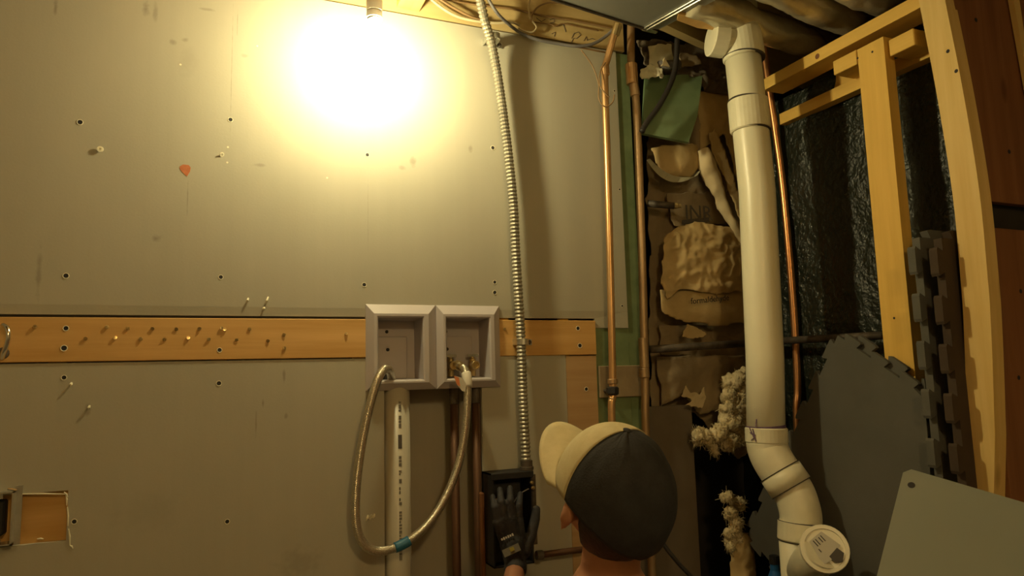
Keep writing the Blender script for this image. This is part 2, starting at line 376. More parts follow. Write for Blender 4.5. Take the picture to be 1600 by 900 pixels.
# screw holes (dark bore in a pale ring) and screws
def hole_mesh(r):
    bm = NB(); n = 12
    def ring(rr, y): return [bm.verts.new((rr*math.cos(2*math.pi*k/n), y, rr*math.sin(2*math.pi*k/n))) for k in range(n)]
    R = [ring(r*1.32,0), ring(r*1.2,-.0009), ring(r,-.0006), ring(r*.85,0), ]
    for i in range(3):
        for k in range(n):
            f = bm.faces.new((R[i][k], R[i][(k+1)%n], R[i+1][(k+1)%n], R[i+1][k])); f.material_index = 0 if i < 2 else 1
    f = bm.faces.new(R[3]); f.material_index = 1
    return bm
def on_front(x, y, yy): return at(x, y, 'y', yy)
proto = None
for par, lst in ((up_s, [(125,191),(360,187),(574,242),(770,231),(345,433),(103,431),(569,445),(773,441),(773,457),(968,296),(972,478),(960,142)]),
                 (lo_s, [(100,590),(342,599),(116,815),(355,815)]), (st, [(916,608)]),
                 (b1, [(100,544),(343,547),(103,513)]), (b2, [(903,513),(906,540)])):
    for x, y in lst:
        yy = -.0002 if par in (up_s, lo_s) else (-.0012 if par is st else -.0032)
        p = on_front(x, y, yy)
        if proto is None:
            bm = hole_mesh(.0058); bmesh.ops.translate(bm, verts=bm.verts, vec=p); proto = obj('screw_hole', bm, [M_pvc2, M_ink], par, origin=p, recalc=False)
        else: clone(proto, 'screw_hole', p, par, scale=[random.uniform(.85,1.1)]*3 if par is not up_s or x < 900 else [.6]*3)
def screw_mesh():
    bm = rod((0,0,0), (0,-1,0), [(0,.0026),(.0012,.0026),(.0016,.005),(.0034,.0046),(.0036,.0016),(.0026,.0014)], 10); return bm
proto = None
for x, y in [(167,511),(200,513),(239,513),(276,514),(312,514),(346,513),(351,515),(390,514),(444,523),(541,522),(134,529),(180,528),(220,530),(257,530),(294,528),(326,530),(370,531),(419,532),(444,544),(55,511)]:
    p = on_front(x, y, -.003)
    if proto is None:
        bm = screw_mesh(); bmesh.ops.translate(bm, verts=bm.verts, vec=p); proto = obj('screw', bm, M_brass, b1, origin=p)
    else: clone(proto, 'screw', p, b1, rot=(random.uniform(-.35,.35),0,random.uniform(-.35,.35)))
clone(proto, 'screw', on_front(788,514,-.003), b2)
# wall anchors
bm = rod((0,0,0), (0,-1,0), [(0,.0035),(.004,.0035),(.0045,.008),(.006,.0078),(.0062,.0032),(.004,.003)], 12)
p = on_front(157,234,0); bmesh.ops.translate(bm, verts=bm.verts, vec=p); an = obj('wall_anchor', bm, M_pvc2, up_s, origin=p)
clone(an, 'wall_anchor', on_front(346,241,0), up_s, rot=(.5,0,.4), scale=(.8,.7,.8))
clone(an, 'wall_anchor', on_front(578,807,0), lo_s, rot=(.4,0,.6), scale=(1,.8,1))
for x, y in ((282,101),(402,72),(356,230),(355,254),(511,278)):
    clone(an, 'nail_hole', on_front(x,y,.0), up_s, scale=(.35,.12,.35))
# red-brown paint mark
c = [(281,260),(286,257),(295,258),(298,262),(297,268),(292,276),(287,271),(284,268),(281,264)]
tag(obj('paint_mark', prism([at(x,y,'y',-.0001) for x,y in c], (0,-.0006,0)), M_red, up_s), 'red-brown paint mark')
# dark strip painting the shadow in the gap under the upper sheet
obj('gap_shade_strip', box((-1.59,.004,1.3175), (.402,.012,1.3225)), M_dark, wb)
# brown plate behind the copper pipe
bp_ = obj('mounting_plate', box((at(935,570,'y',0).x,-.004,at(935,622,'y',0).z), (at(1002,570,'y',0).x,.0137,at(935,572,'y',0).z), .002), M_kraftd, wb); tag(bp_, 'brown wooden plate behind the copper pipe clamp')

# ---- side wall: tarred foundation, framing in front of it
XS = 1.75
ws = thing('wall_side', (1.95,-.4,0), kind='structure')
bm = NB(); ny, nzz = 60, 90; g = {}
for i in range(ny+1):
    for j in range(nzz+1):
        y = .22-1.03*i/ny; z = 2.12*j/nzz
        g[i,j] = bm.verts.new((1.885+.012*fnz((y*1.4,z*.8,0),3.2,1)+.006*fnz((y,z,0),14,2), y, z))
for i in range(ny):
    for j in range(nzz): bm.faces.new((g[i,j],g[i+1,j],g[i+1,j+1],g[i,j+1]))
bmesh.ops.recalc_face_normals(bm, faces=bm.faces)
tag(obj('tarred_wrap', bm, M_tar, ws, smooth=True), 'glossy wrinkled black foundation wrap')
obj('foundation', box((1.91,-.81,0), (2.05,.22,2.0)), M_conc, ws)
tp = obj('top_plate', box((XS,-.82,2.113), (XS+.089,-.172,2.153), .001), M_pine_y, ws); tag(tp, 'pine top plate of the side wall')
obj('sill_ledger', box((1.848,-.81,2.012), (1.885,-.14,2.052), .001), M_pine_y, ws)
obj('rim_block', box((1.89,-.81,2.035), (1.93,.2,2.12)), M_pine_y, ws)
for (y0,y1,z0,z1) in ((-.555,-.468,2.047,2.092), (-.742,-.664,2.022,2.07)):
    obj('nailing_block', box((XS+.006,y0,z0), (XS+.09,y1,z1), .002), M_pine_y, ws)
obj('stud', loft([[(x,y,z) for x,y in ((XS-.002,-.655),(XS-.002,-.566),(XS+.036,-.566),(XS+.036,-.655))] for z in (0,1.0,2.085)]), M_pine_z, ws)
def px2(l): return [at(x,y,'x',XS-.012) for x,y in l]
LL = px2([(1437,0),(1466,150),(1490,300),(1503,430),(1508,500),(1513,640),(1513,755)])
LR = px2([(1475,0),(1504,150),(1528,300),(1540,430),(1545,500),(1550,640),(1550,755)])
sec = []
for a, b in zip([LL[0]+(LL[0]-LL[1])*1.2]+LL+[LL[-1]+(LL[-1]-LL[-2])*6], [LR[0]+(LR[0]-LR[1])*1.2]+LR+[LR[-1]+(LR[-1]-LR[-2])*6]):
    z = max((a.z+b.z)/2, .001); yo = (a.y+b.y)/2
    sec.append([(XS-.012,yo+.034,z),(XS-.012,yo-.034,z),(XS+.03,yo-.034,z),(XS+.03,yo+.034,z)])
cen = smooth_path([V((q[0][1]-.034,q[0][2],0)) for q in sec], 5)
sec = [[(XS-.012,c.x+.034,c.y),(XS-.012,c.x-.034,c.y),(XS+.03,c.x-.034,c.y),(XS+.03,c.x+.034,c.y)] for c in cen]
tag(obj('stud', loft(sec), M_pale_z, ws), 'pale bowed stud at the front of the side wall')
BS = sec
# knots and nail holes
for x, y, par in ((1481,80,None),(1494,111,None)):
    p = at(x,y,'x',XS-.0125); obj('nail_hole', rod(p, p+V((-1,0,0)), [(0,.005),(.0006,.004)], 10), M_ink, ws)
for x, y in ((1340,91),(1363,81),(1397,497)):
    p = at(x,y,'x',XS-.0025); obj('nail_hole', rod(p, p+V((-1,0,0)), [(0,.0035),(.0006,.003)], 10), M_ink, ws)
p = at(1277,88,'x',XS-.0003); obj('knot', rod(p, p+V((-1,0,0)), [(0,.009),(.0004,.008)], 14), M_brown_z, ws)
# brown boards of the wall end, facing the room
def ybd(pts, y, dy, m, name='brown_board', lab=None):
    o = obj(name, prism([at(px,py,'y',y) for px,py in pts], (0,dy,0)), m, ws)
    if lab: tag(o, lab)
    return o
bx = [s[2] for s in sec]
zg0, zg1 = at(1575,318,'y',-.85).z, at(1575,358,'y',-.85).z
tag(obj('brown_board', box((1.772,-.852,zg0), (2.68,-.832,2.5), .001), M_brown_z, ws), 'wide brown board at the upper right edge')
tag(obj('brown_board', box((1.782,-.852,0), (2.68,-.832,zg1), .001), M_brown_z, ws), 'wide brown board at the lower right edge')
obj('board_back', box((1.79,-.826,0), (2.7,-.815,2.5)), M_dark, ws)
for x, y in ((1525,31),(1577,237),(1595,455),(1592,590)):
    p = at(x,y,'y',-.8525); obj('knot', rod(p, p+V((0,-1,0)), [(0,.006),(.0005,.005)], 10), M_ink, ws)
# bright edge strip on the upper board
ybd([(1580,-20),(1590,-20),(1612,130),(1612,160)], -.87, .014, M_pale_z, 'edge_strip')

# ================================================================ the lit bulb in its socket
bc = at(586,62,'y',-BULB_H)
lamp = thing('hanging_bulb', (bc.x,bc.y,2.5), 'bare lit bulb in a white socket in front of the blown-out wall', 'lamp')
ax = (at(584,2,'y',-BULB_H)-at(586,62,'y',-BULB_H)).normalized(); ax = V((0,0,1))
s0 = at(585,34,'y',-BULB_H)
obj('socket', rod(s0+V((0,0,.008)), s0+V((0,0,1)), [(0,.019),(.002,.0212),(.017,.0212),(.018,.0195),(.0205,.0195),(.021,.0215),(.075,.0225),(.085,.014),(.09,.006)], 28), M_sock, lamp, smooth=False)
obj('socket_ring', rod(s0, s0+V((0,0,1)), [(0,.0195),(.004,.020),(.008,.019)], 24), M_clear, lamp)
obj('cord', tube([s0+V((0,0,.09)), V((s0.x,s0.y,2.5))], .004, 8), M_cablew, lamp)
bm = rod((bc.x,bc.y,s0.z+.006), (bc.x,bc.y,0), [(0,.012),(.012,.014),(.022,.019),(.034,.0255),(.046,.029),(.056,.030),(.066,.0275),(.074,.021),(.079,.012),(.081,.003)], 28)
obj('bulb', bm, M_bulb, lamp, smooth=True)
# unseen fill bulb, added behind the camera to raise the ambient light
l2 = thing('added_fill_bulb', (.35,-2.95,2.5), 'added unseen fill bulb behind the camera', 'lamp')
obj('socket', rod((.35,-2.95,2.5), (.35,-2.95,0), [(0,.05),(.02,.048),(.05,.022),(.07,.02)], 20), M_sock, l2)
M_b2 = mat('fill_bulb_glow', (.9,.85,.7), rough=.4, emit=((1,.70,.29), FILL_W))
obj('bulb', rod((.35,-2.95,2.43), (.35,-2.95,0), [(0,.03),(.03,.07),(.08,.11),(.13,.12),(.18,.10),(.22,.06),(.235,.01)], 20), M_b2, l2, smooth=True)

# ================================================================ outlet box
X0, X1, Z0, Z1 = .394, .802, 1.114, 1.359
ob = thing('washer_outlet_box', ((X0+X1)/2, 0, Z0), 'grey plastic double washer outlet box recessed in the drywall', 'outlet box')
xm = at(681,540,'y',0).x
for k, (a, b) in enumerate(((X0, xm-.0005), (xm+.0005, X1))):
    ia = at(591,540,'y',-.02).x if k == 0 else at(698,540,'y',-.02).x
    ib = at(661,540,'y',-.02).x if k == 0 else at(765,540,'y',-.02).x
    iz1 = at(620,496,'y',-.02).z; iz0 = at(620,594,'y',-.02).z
    bm = NB(); L = []
    prof = [((a,Z0,b,Z1),.006), ((a,Z0,b,Z1),-.004), ((a+(ia-a)*.62,Z0+(iz0-Z0)*.7,b+(ib-b)*.62,Z1+(iz1-Z1)*.72),-.024), ((ia-.004,iz0-.004,ib+.004,iz1+.004),-.024), ((ia,iz0,ib,iz1),-.02), ((ia+.004,iz0+.004,ib-.004,iz1-.004),.062)]
    for (p,q,r,s), y in prof: L.append([bm.verts.new(c) for c in ((p,y,q),(r,y,q),(r,y,s),(p,y,s))])
    for i in range(len(L)-1):
        for j in range(4): bm.faces.new((L[i][j], L[i][(j+1)%4], L[i+1][(j+1)%4], L[i+1][j]))
    bm.faces.new(L[-1])
    fr = obj('box_frame', bm, M_grey, ob)
    zz = iz0+(iz1-iz0)*.72
    obj('raised_panel', box((ia+.003,.05,iz0+.003), (ia+(ib-ia)*.78,.062,zz), .003), M_grey, ob)
    for q, fz in enumerate((.80,.5)):
        p = V((ia+(ib-ia)*(.33 if k == 0 else .17), .062 if fz > .72 else .0497, iz0+(iz1-iz0)*fz))
        obj('screw', rod(p, p+V((0,-1,0)), [(0,.005),(.002,.005),(.004,.0035)], 10), M_ink, ob)
    if k:
        for v, fx in enumerate((.2,.72)):
            c = V((ia+(ib-ia)*fx, .03, iz0+.006)); 
            val = obj('valve', rod(c, c+V((0,0,1)), [(0,.010),(.018,.010),(.019,.0135),(.035,.0135),(.036,.010),(.052,.010),(.054,.006),(.066,.006)], 14), M_brass, ob)
            o_ = c+V((0,0,.032))
            obj('valve_outlet', rod(o_, o_+V((0,-1,0)), [(0,.009),(.012,.009),(.013,.0135),(.03,.0135),(.032,.012),(.032,.009),(.026,.0085)], 16), M_brass, val)
            h = c+V((0,0,.062)); bm = NB(); add_obox(bm, h, (.017,0,0), (0,.006,0), (0,0,.004)); obj('valve_handle', bm, M_chrome, val)
    else:
        p = V((ia+(ib-ia)*.32,.04,iz0)); obj('drain_socket', rod(p, p+V((0,0,1)), [(-.01,.02),(.012,.02),(.02,.016)], 16), M_inkg, ob)
# braided hose
def hp(x, y, yy): return at(x, y, 'y', yy)
hose = thing('braided_hose', hp(590,860,-.05), 'braided steel washer hose looping down between the two halves of the outlet box', 'hose')
hpts = smooth_path([hp(612,600,.035), hp(611,586,.0), hp(606,577,-.035), hp(597,581,-.06), hp(586,605,-.065), hp(573,655,-.065), hp(562,715,-.065), hp(556,775,-.065), hp(557,820,-.065), hp(567,848,-.065), hp(588,861,-.065), hp(614,857,-.065), hp(643,842,-.065), hp(672,815,-.065), hp(697,775,-.065), hp(716,727,-.065), hp(726,678,-.065), hp(730,630,-.065), hp(730,595,-.06), hp(726,578,-.04), hp(716,571,-.005)], 9)
obj('hose_tube', tube(hpts, .0118, 14), M_braid, hose, smooth=True)
i0 = min(range(len(hpts)), key=lambda i: (hpts[i]-hp(618,856,-.065)).length); i1 = min(range(len(hpts)), key=lambda i: (hpts[i]-hp(639,845,-.065)).length)
obj('blue_tape', tube(hpts[i0:i1+1], .0140, 14), M_blue, hose, smooth=True)
obj('hose_nut', rod(hpts[-1]+V((0,.012,.002)), hpts[-5], [(0,.015),(.018,.015),(.02,.0125),(.04,.0122)], 8), M_brass, hose)
i0 = min(range(len(hpts)), key=lambda i: (hpts[i]-hp(730,606,-.06)).length); i1 = min(range(len(hpts)), key=lambda i: (hpts[i]-hp(729,583,-.05)).length)
obj('crimp_sleeve', tube(hpts[i0:i1+1], .0145, 14), M_wht, hose, smooth=True)
tg = prism([hp(x,y,-.073) for x,y in ((709,587),(722,590),(728,600),(727,612),(722,611),(714,601))], (0,-.0008,0)); tagp = obj('paper_tag', tg, M_wht, hose)
obj('orange_print', prism([hp(x,y,-.0742) for x,y in ((709,587),(717,590),(719,604),(714,601))], (0,-.0006,0)), M_orange, tagp)

# ================================================================ pipes in the open chase
w0 = at(620,640,'y',.02); w1 = at(629,895,'y',.02)
wp = thing('drain_pipe', (w0.x,.025,0), 'straight white plastic drain pipe with printed marks under the outlet box', 'pipe')
rW = .0385
pw = obj('pipe', rod((w0.x,.027,1.13), (w0.x+.004,.027,0), [(0,rW),(1.129,rW)], 32), M_pvcd, wp, smooth=False)
for f in pw.data.polygons: f.use_smooth = len(f.vertices) == 4
M_inkp = mat('grey_print', (.19,.175,.15), rough=.8)
def on_pipe(z, dz, a0, a1, name='print_mark', m=M_inkp):
    bm = NB(); n = 3; r = rW+.0004; R = []
    for i in range(n+1):
        a = a0+(a1-a0)*i/n; x = w0.x+.002+r*math.sin(a); y = .027-r*math.cos(a)
        R.append((bm.verts.new((x,y,z)), bm.verts.new((x,y,z-dz))))
    for i in range(n): bm.faces.new((R[i][0],R[i+1][0],R[i+1][1],R[i][1]))
    return obj(name, bm, m, pw)
A0 = -.02
on_pipe(at(622,679,'y',0).z, .038, A0-.14, A0+.14, m=M_inkg)
zc = at(622,622,'y',0).z; zend = at(622,868,'y',0).z; zb = (at(622,672,'y',0).z, at(622,706,'y',0).z)
while zc > zend:
    h = random.choice((.006,.008,.011,.005))
    if not (zb[1] < zc < zb[0]+.01) and random.random() < .8: on_pipe(zc, h, A0-.1, A0+random.choice((.02,.1,.1)))
    zc -= h+.003
for x, top, lab in ((711,612,'left of two dark copper pipes in the chase under the outlet box'), (745,612,'right of two dark copper pipes in the chase under the outlet box')):
    p = at(x,top,'y',.01); t = thing('copper_pipe', (p.x,.02,0), lab, 'pipe')
    obj('pipe', rod((p.x,.02,1.14), (p.x,.02,0), [(0,.0125),(1.139,.0125)], 16), M_copperd, t, smooth=True)
    obj('fitting', rod((p.x,.02,1.13), (p.x,.02,0), [(0,.015),(.06,.015),(.063,.0128)], 16), M_iron, t)
# ================================================================ flexible conduit
def helix(path, r, pitch, seg=12):
    # resample path evenly, ribbed radius
    P = [V(p) for p in path]; L = [0]
    for a, b in zip(P, P[1:]): L.append(L[-1]+(b-a).length)
    n = int(L[-1]/pitch)*4; out, rr, j = [], [], 0
    for i in range(n+1):
        s = L[-1]*i/n
        while j < len(L)-2 and L[j+1] < s: j += 1
        t = (s-L[j])/max(L[j+1]-L[j], 1e-9); out.append(P[j].lerp(P[j+1], min(t,1)))
        rr.append(r*(1, .93, .78, .93)[i%4])
    return tube(out, rr, seg)
cpts = smooth_path([at(747,-14,'y',-.11), at(757,30,'y',-.085), at(767,65,'y',-.055), at(776,110,'y',-.04), at(785,170,'y',-.037), at(794,240,'y',-.036), at(802,320,'y',-.036), at(806,400,'y',-.036), at(811,480,'y',-.036), at(814,535,'y',-.033), at(817,620,'y',-.037), at(821,700,'y',-.042), at(823,737,'y',-.045)], 10)
cond = thing('flexible_conduit', cpts[-1], 'ribbed metal flexible conduit running down the wall to the black box', 'conduit')
obj('conduit_tube', helix(cpts, .0155, .0118), M_cond, cond)
for (x, y, yy, sx) in ((772,58,-.05,1), (816,534,-.033,1)):
    c = at(x,y,'y',yy)
    bm = NB(); arc = [V((c.x-.019,0,c.z)), V((c.x-.0185,c.y-.006,c.z))]
    arc = [V((c.x+.0178*math.cos(a), c.y-.0178*math.sin(a), c.z)) for a in [math.pi*k/8 for k in range(9)]]
    arc = [V((c.x+.045,-.003,c.z)), V((c.x+.019,-.003,c.z))]+arc+[V((c.x-.0185,-.002,c.z))]
    for p, q in zip(arc, arc[1:]):
        d = (q-p).normalized(); nn = V((d.z*0-d.y*0, 0, 0)); nrm = d.cross(V((0,0,1))).normalized()
        add_obox(bm, (p+q)/2, d*(q-p).length*.52, V((0,0,.009)), nrm*.0012)
    cl = obj('clamp', bm, M_steel, cond)
    p = V((c.x+.036,-.004,c.z)); obj('clamp_screw', rod(p, p+V((0,-1,0)), [(0,.007),(.004,.007),(.007,.005)], 10), M_iron, cl)

# ================================================================ copper pipes on the right of the drywall
def cpipe(pts, r, m, label, fits=(), seg=14, n=1):
    pts = [V(p) for p in pts]; t = thing('copper_pipe', min(pts, key=lambda p: p.z), label, 'pipe')
    obj('pipe', tube(smooth_path(pts, 6) if n else pts, r, seg), m, t, smooth=True)
    for a, b, rr, mm in fits: obj('fitting', rod(a, b, [(0,rr*.92),(.002,rr),((V(b)-V(a)).length-.002,rr),((V(b)-V(a)).length,rr*.92)], seg), mm, t)
    return t
Y1 = -.05
q = lambda x, y, yy=Y1: at(x, y, 'y', yy)
c1 = cpipe([V((q(957,690).x,Y1,.002)),q(957,690),q(957,620),q(957.5,600),q(953,400),q(949,250),q(946,160),q(945,112),q(945,106),q(949,92),q(958,60,-.07),q(966,36,-.09)], .0118, M_copper,
      'bright copper pipe in front of the drywall edge, bent at the top', [(q(946,118),q(945,104),.0145,M_copper), (q(960.5,55,-.073),q(966,36,-.09),.0150,M_brass), (q(957.5,600),q(957,592),.0165,M_copperm)])
obj('pipe_clip', rod(q(957,617), q(957,603), [(0,.016),(.004,.02),(.022,.02),(.026,.016)], 10), M_blk, c1)
obj('clip_screw', rod(V((q(957,611).x,-.03,q(957,611).z)), V((q(957,611).x,-.003,q(957,611).z)), [(0,.006),(.026,.006)], 8), M_iron, c1)
Y2 = -.03
q2 = lambda x, y: at(x, y, 'y', Y2)
cpipe([V((q2(1010,700).x,Y2,.002)),q2(1010,700),q2(1008,600),q2(1004,430),q2(999,280),q2(995,180),q2(992,140),q2(988,120),q2(986,95),q2(986,20)], .0135, M_copperm,
      'dull copper pipe over the green board with a tapered fitting at the top', [(q2(988,132),q2(986,100),.0205,M_copper), (q2(993,150),q2(989,128),.0165,M_copperm), (q2(1007,590),q2(1006,575),.0172,M_copperm), (q2(1007,575),q2(1004.5,528),.0158,M_copperm)])
cpipe([V((1.85,-.12,.002)),at(1247,690,'y',-.12),at(1246,600,'y',-.12),at(1239,470,'y',-.12),at(1224,300,'y',-.12),at(1211,200,'y',-.12),at(1202,140,'y',-.12),at(1192,70,'y',-.12)], .0125, M_copperR,
      'orange copper pipe rising behind the white drain stack', [])
# horizontal dark iron pipe across the bay
ip = thing('iron_pipe', at(1020,545,'y',.0), 'dark iron pipe running level behind the white drain stack', 'pipe')
pa_, pb_ = at(1016,546,'y',-.02), V((1.80,-.03,1.243)); pc_ = V((1.80,-.58,1.238))
obj('pipe', tube([pa_, V((1.78,-.02,1.24))], .0135, 12), M_iron, ip, smooth=True)
obj('branch_pipe', tube([V((1.815,-.0,1.243)), at(1380,524,'x',1.815)], .0125, 12), M_iron, ip, smooth=True)
obj('elbow', tube(smooth_path([V((1.75,-.02,1.24)),V((1.80,-.02,1.241)),V((1.815,-.04,1.242)),V((1.815,-.09,1.242))],4), .019, 12), M_iron, ip, smooth=True)
# short copper stub beside the black box
sp = at(838,868,'y',-.03); sq = at(890,861,'y',-.03)
cpipe([sp, sq, at(935,856,'y',-.03)], .0095, M_copperd, 'short level copper stub beside the black box', [(sp, at(848,867,'y',-.03), .014, M_iron)], n=0)

# ================================================================ white drain stack
YP = -.285; R = .0565
def P(x, y, yy=YP): return at(x, y, 'y', yy)
ds = thing('drain_stack', P(1245,900), 'large white plastic drain stack with a tee on top and an offset at the bottom', 'drain pipe')
def pipeo(name, path, r, m, seg=32, par=ds):
    o = obj(name, tube(path, r, seg), m, par)
    for f in o.data.polygons: f.use_smooth = len(f.vertices) == 4
    return o
PT, PM, PB = P(1161,80), P(1183,300), P(1197,690)
PT.x = P(1163,120).x-.002
mid = P(1195,560)
pipeo('riser', [PT, P(1170,175), PM, mid, PB], R, M_pvc)
def sleeve(x0, y0, x1, y1, r, m=M_pvc2, name='coupling', par=ds):
    a, b = P(x0,y0), P(x1,y1); d = (b-a).length
    return obj(name, rod(a, b, [(0,r*.95),(.003,r),(d-.004,r),(d,r*.95)], 32), m, par)
tee = sleeve(1155,45,1162.5,92, .066, name='tee')
ta = P(1157,66); tb = ta+V((-.105,.03,.012))
obj('tee_branch', rod(ta, tb, [(0,.052),(.055,.052),(.056,.058),(.1,.058),(.102,.052)], 28), M_pvc2, tee)
tc_ = ta+V((.0,.0,.12)); obj('tee_top', rod(ta+V((0,0,.03)), tc_, [(0,.06),(.06,.06),(.25,.06)], 28), M_pvc2, tee)
s2 = sleeve(1168,157,1172.5,205, .063)
s3 = sleeve(1197,668,1198,692, .0625)
obj('primer_ring', rod(P(1196.5,664), P(1197,669), [(0,R+.0012),(.010,R+.0012)], 32), M_purple, s3)
for pts in ([(1171,668),(1178,684),(1174,688)], [(1176,670),(1181,690)], [(1182,655),(1181,668)], [(1172,676),(1180,680)]):
    pp = []
    for x, y in pts:
        d = ray(x, y); c = P(1197,y); rr = (.0635 if y > 667 else R+.001)
        # hit the cylinder x-y around c
        ox, oy = CP.x-c.x, CP.y-c.y; A = d.x*d.x+d.y*d.y; B = 2*(ox*d.x+oy*d.y); Cc = ox*ox+oy*oy-rr*rr; D = max(B*B-4*A*Cc, 0)
        pp.append(CP+d*((-B-math.sqrt(D))/(2*A)))
    obj('primer_scribble', tube(pp, .0018, 6), M_purple, s3)
YL = -.365
def PL(x, y, t): return at(x, y, 'y', YP+(YL-YP)*t)
elb = [PL(1198,690,0), PL(1200,702,.03), PL(1207,718,.2), PL(1221,740,.45), PL(1232,755,.6)]
pipeo('elbow', smooth_path(elb, 5), .0605, M_pvc2)
pipeo('street_elbow', smooth_path([PL(1227,748,.53), PL(1240,768,.78), PL(1247,787,.93), PL(1251,805,1), PL(1251,822,1)], 5), .0585, M_pvc2)
a, b = PL(1219,737,.42), PL(1236,762,.72); pipeo('coupling', [a, b], .0645, M_pvc2)
pipeo('seam', [a-(b-a)*.05, a], .0655, M_groove); pipeo('seam', [b, b+(b-a)*.05], .0650, M_groove)
for y in (90.5, 158, 204): 
    x = {90.5:1162.2, 158:1168, 204:1172.4}[y]; pipeo('seam', [P(x,y), P(x,y+2)], {90.5:.0655,158:.0605,204:.0612}[y]+.0012, M_groove)
_o = P
P = lambda x, y, yy=YL: at(x, y, 'y', yy)
sleeve(1251,815,1250.5,846,.0635)
pb = P(1249,846)
pipeo('lower_pipe', [pb+V((0,0,.02)), V((pb.x-.004,pb.y,.001))], R, M_pvc)
for y in (814.5,845): pipeo('seam', [P(1251,y), P(1251,y+1.6)], .0628, M_groove)
# pencil tick on the joint
# wye with cleanout cap
cc = at(1288,858,'y',-.50); w_in = V((pb.x-.002, pb.y, cc.z-.10))
wy = pipeo('wye_branch', [w_in, w_in.lerp(cc,.5), cc], .052, M_pvc2)
nd = ((cc-w_in).normalized()*.35+(CP-cc).normalized()*.75).normalized()
obj('wye_hub', rod(cc-nd*.06, cc, [(0,.05),(.012,.058),(.045,.0605),(.058,.0605),(.06,.056)], 32), M_pvc2, wy)
cap = obj('cleanout_cap', rod(cc-nd*.004, cc+nd, [(0,.063),(.012,.063),(.015,.0615),(.0152,.052),(.012,.051),(.011,.001)], 32), M_pvc, ds)
cx = nd.cross(V((0,0,1))).normalized(); cy = cx.cross(nd).normalized()
if cx.dot(rt) < 0: cx = -cx; 
if cy.z < 0: cy = -cy
def capq(name, poly, m, h=.0125): return obj(name, prism([cc+nd*h+cx*u+cy*v for u,v in poly], nd*.0008), m, cap)
lbl = capq('paper_label', [(-.036,.018),(-.004,.044),(.040,.010),(.014,-.028),(-.010,-.043)], M_wht)
obj('grey_patch', prism([cc+nd*.0135+cx*u+cy*v for u,v in ((.008,-.020),(.030,.003),(.046,-.010),(.040,-.032),(.022,-.036))], nd*.0008), M_inkg, cap)
for (u,v,l) in ((-.022,.012,.018),(-.016,.016,.018),(-.008,.022,.016),(-.002,.026,.018),(-.013,-.006,.01)):
    c = cc+nd*.0138+cx*u+cy*v; d1 = (cx*.6-cy*.75).normalized(); d2 = (cx*.75+cy*.6).normalized(); bm = NB(); add_obox(bm, c, d1*l*.5, d2*.0014, nd*.0003); obj('print_line', bm, M_inkg, cap)

# ================================================================ foam mats
def puzzle(L1, L2, pitch, tab=.016, sides=(1,1,1,1)):
    """outline of a jigsaw mat, corner at (0,0), along +u and +v, with dovetail tabs"""
    out = []
    cor = [(0,0),(L1,0),(L1,L2),(0,L2)]
    for s in range(4):
        a, b = V((*cor[s],0)), V((*cor[(s+1)%4],0)); d = (b-a).normalized(); n = V((d.y,-d.x,0)); L = (b-a).length; k = max(int(round(L/pitch)),1); p = L/k
        out.append(a)
        if sides[s]:
            for i in range(k):
                o = a+d*(p*i)
                for f, h in ((.27,0),(.20,.85),(.26,1),(.74,1),(.80,.85),(.73,0)):
                    out.append(o+d*(p*f)+n*(h*tab))
    return out
def mat_obj(name, p0, eu, ev, th, outline, m, label, cat='foam mat', group=None, ymin=-9):
    eu, ev = V(eu).normalized(), V(ev).normalized(); n = eu.cross(ev).normalized()
    pp = [p0+eu*q.x+ev*q.y for q in outline]; kp = []
    for p in pp:
        if p.y < ymin: p = V((p.x, ymin, p.z))
        if not kp or (p-kp[-1]).length > .002: kp.append(p)
    o = obj(name, prism(kp, n*th), m)
    return tag(o, label, cat, group)
# big one leaning, turned on its corner
pm = at(1309,524,'x',1.715)
eR, eD = V((0,-1,0)), V((-.035,0,-1)).normalized()
ang = math.radians(33)
ev = eD*math.cos(ang)-eR*math.sin(ang)      # down-left edge
eu = eR*math.cos(ang)+eD*math.sin(ang)      # right-down edge
Lm = .62
mt = mat_obj('foam_mat', pm, eu, ev, .012, puzzle(Lm,.78,.105,.02,(1,1,1,1)), M_foam, 'grey jigsaw foam mat leaning on one corner behind the white drain stack', ymin=-.706)
# a second layer seen along its right-hand edge
n_ = eu.cross(ev).normalized(); sgn = 1 if n_.x > 0 else -1
mat_obj('foam_mat', pm+n_*sgn*.0145+eu*.03-ev*.012, eu, ev, .012, puzzle(Lm-.05,.7,.105,.02), M_foam, 'grey jigsaw foam mat hidden behind the leaning one, only its notched top edge showing', ymin=-.700)
# two upright mats with notched edges
for x, yl, zt, m, lab in ((1434,470,at(1430,372,'x',1.70).z,M_foam,'upright grey foam mat with notched edge nearest the pine stud'), (1468,470,at(1470,372,'x',1.70).z,M_foamb,'upright brown foam mat with notched edge beside the pale stud')):
    e = at(x,yl,'x',1.700); 
    outl = puzzle(.16,zt,.125,.022,(0,0,1,1))
    mat_obj('foam_mat', V((e.x,e.y,0.0)), (1,0,0), (0,0,1), .022, outl, m, lab)

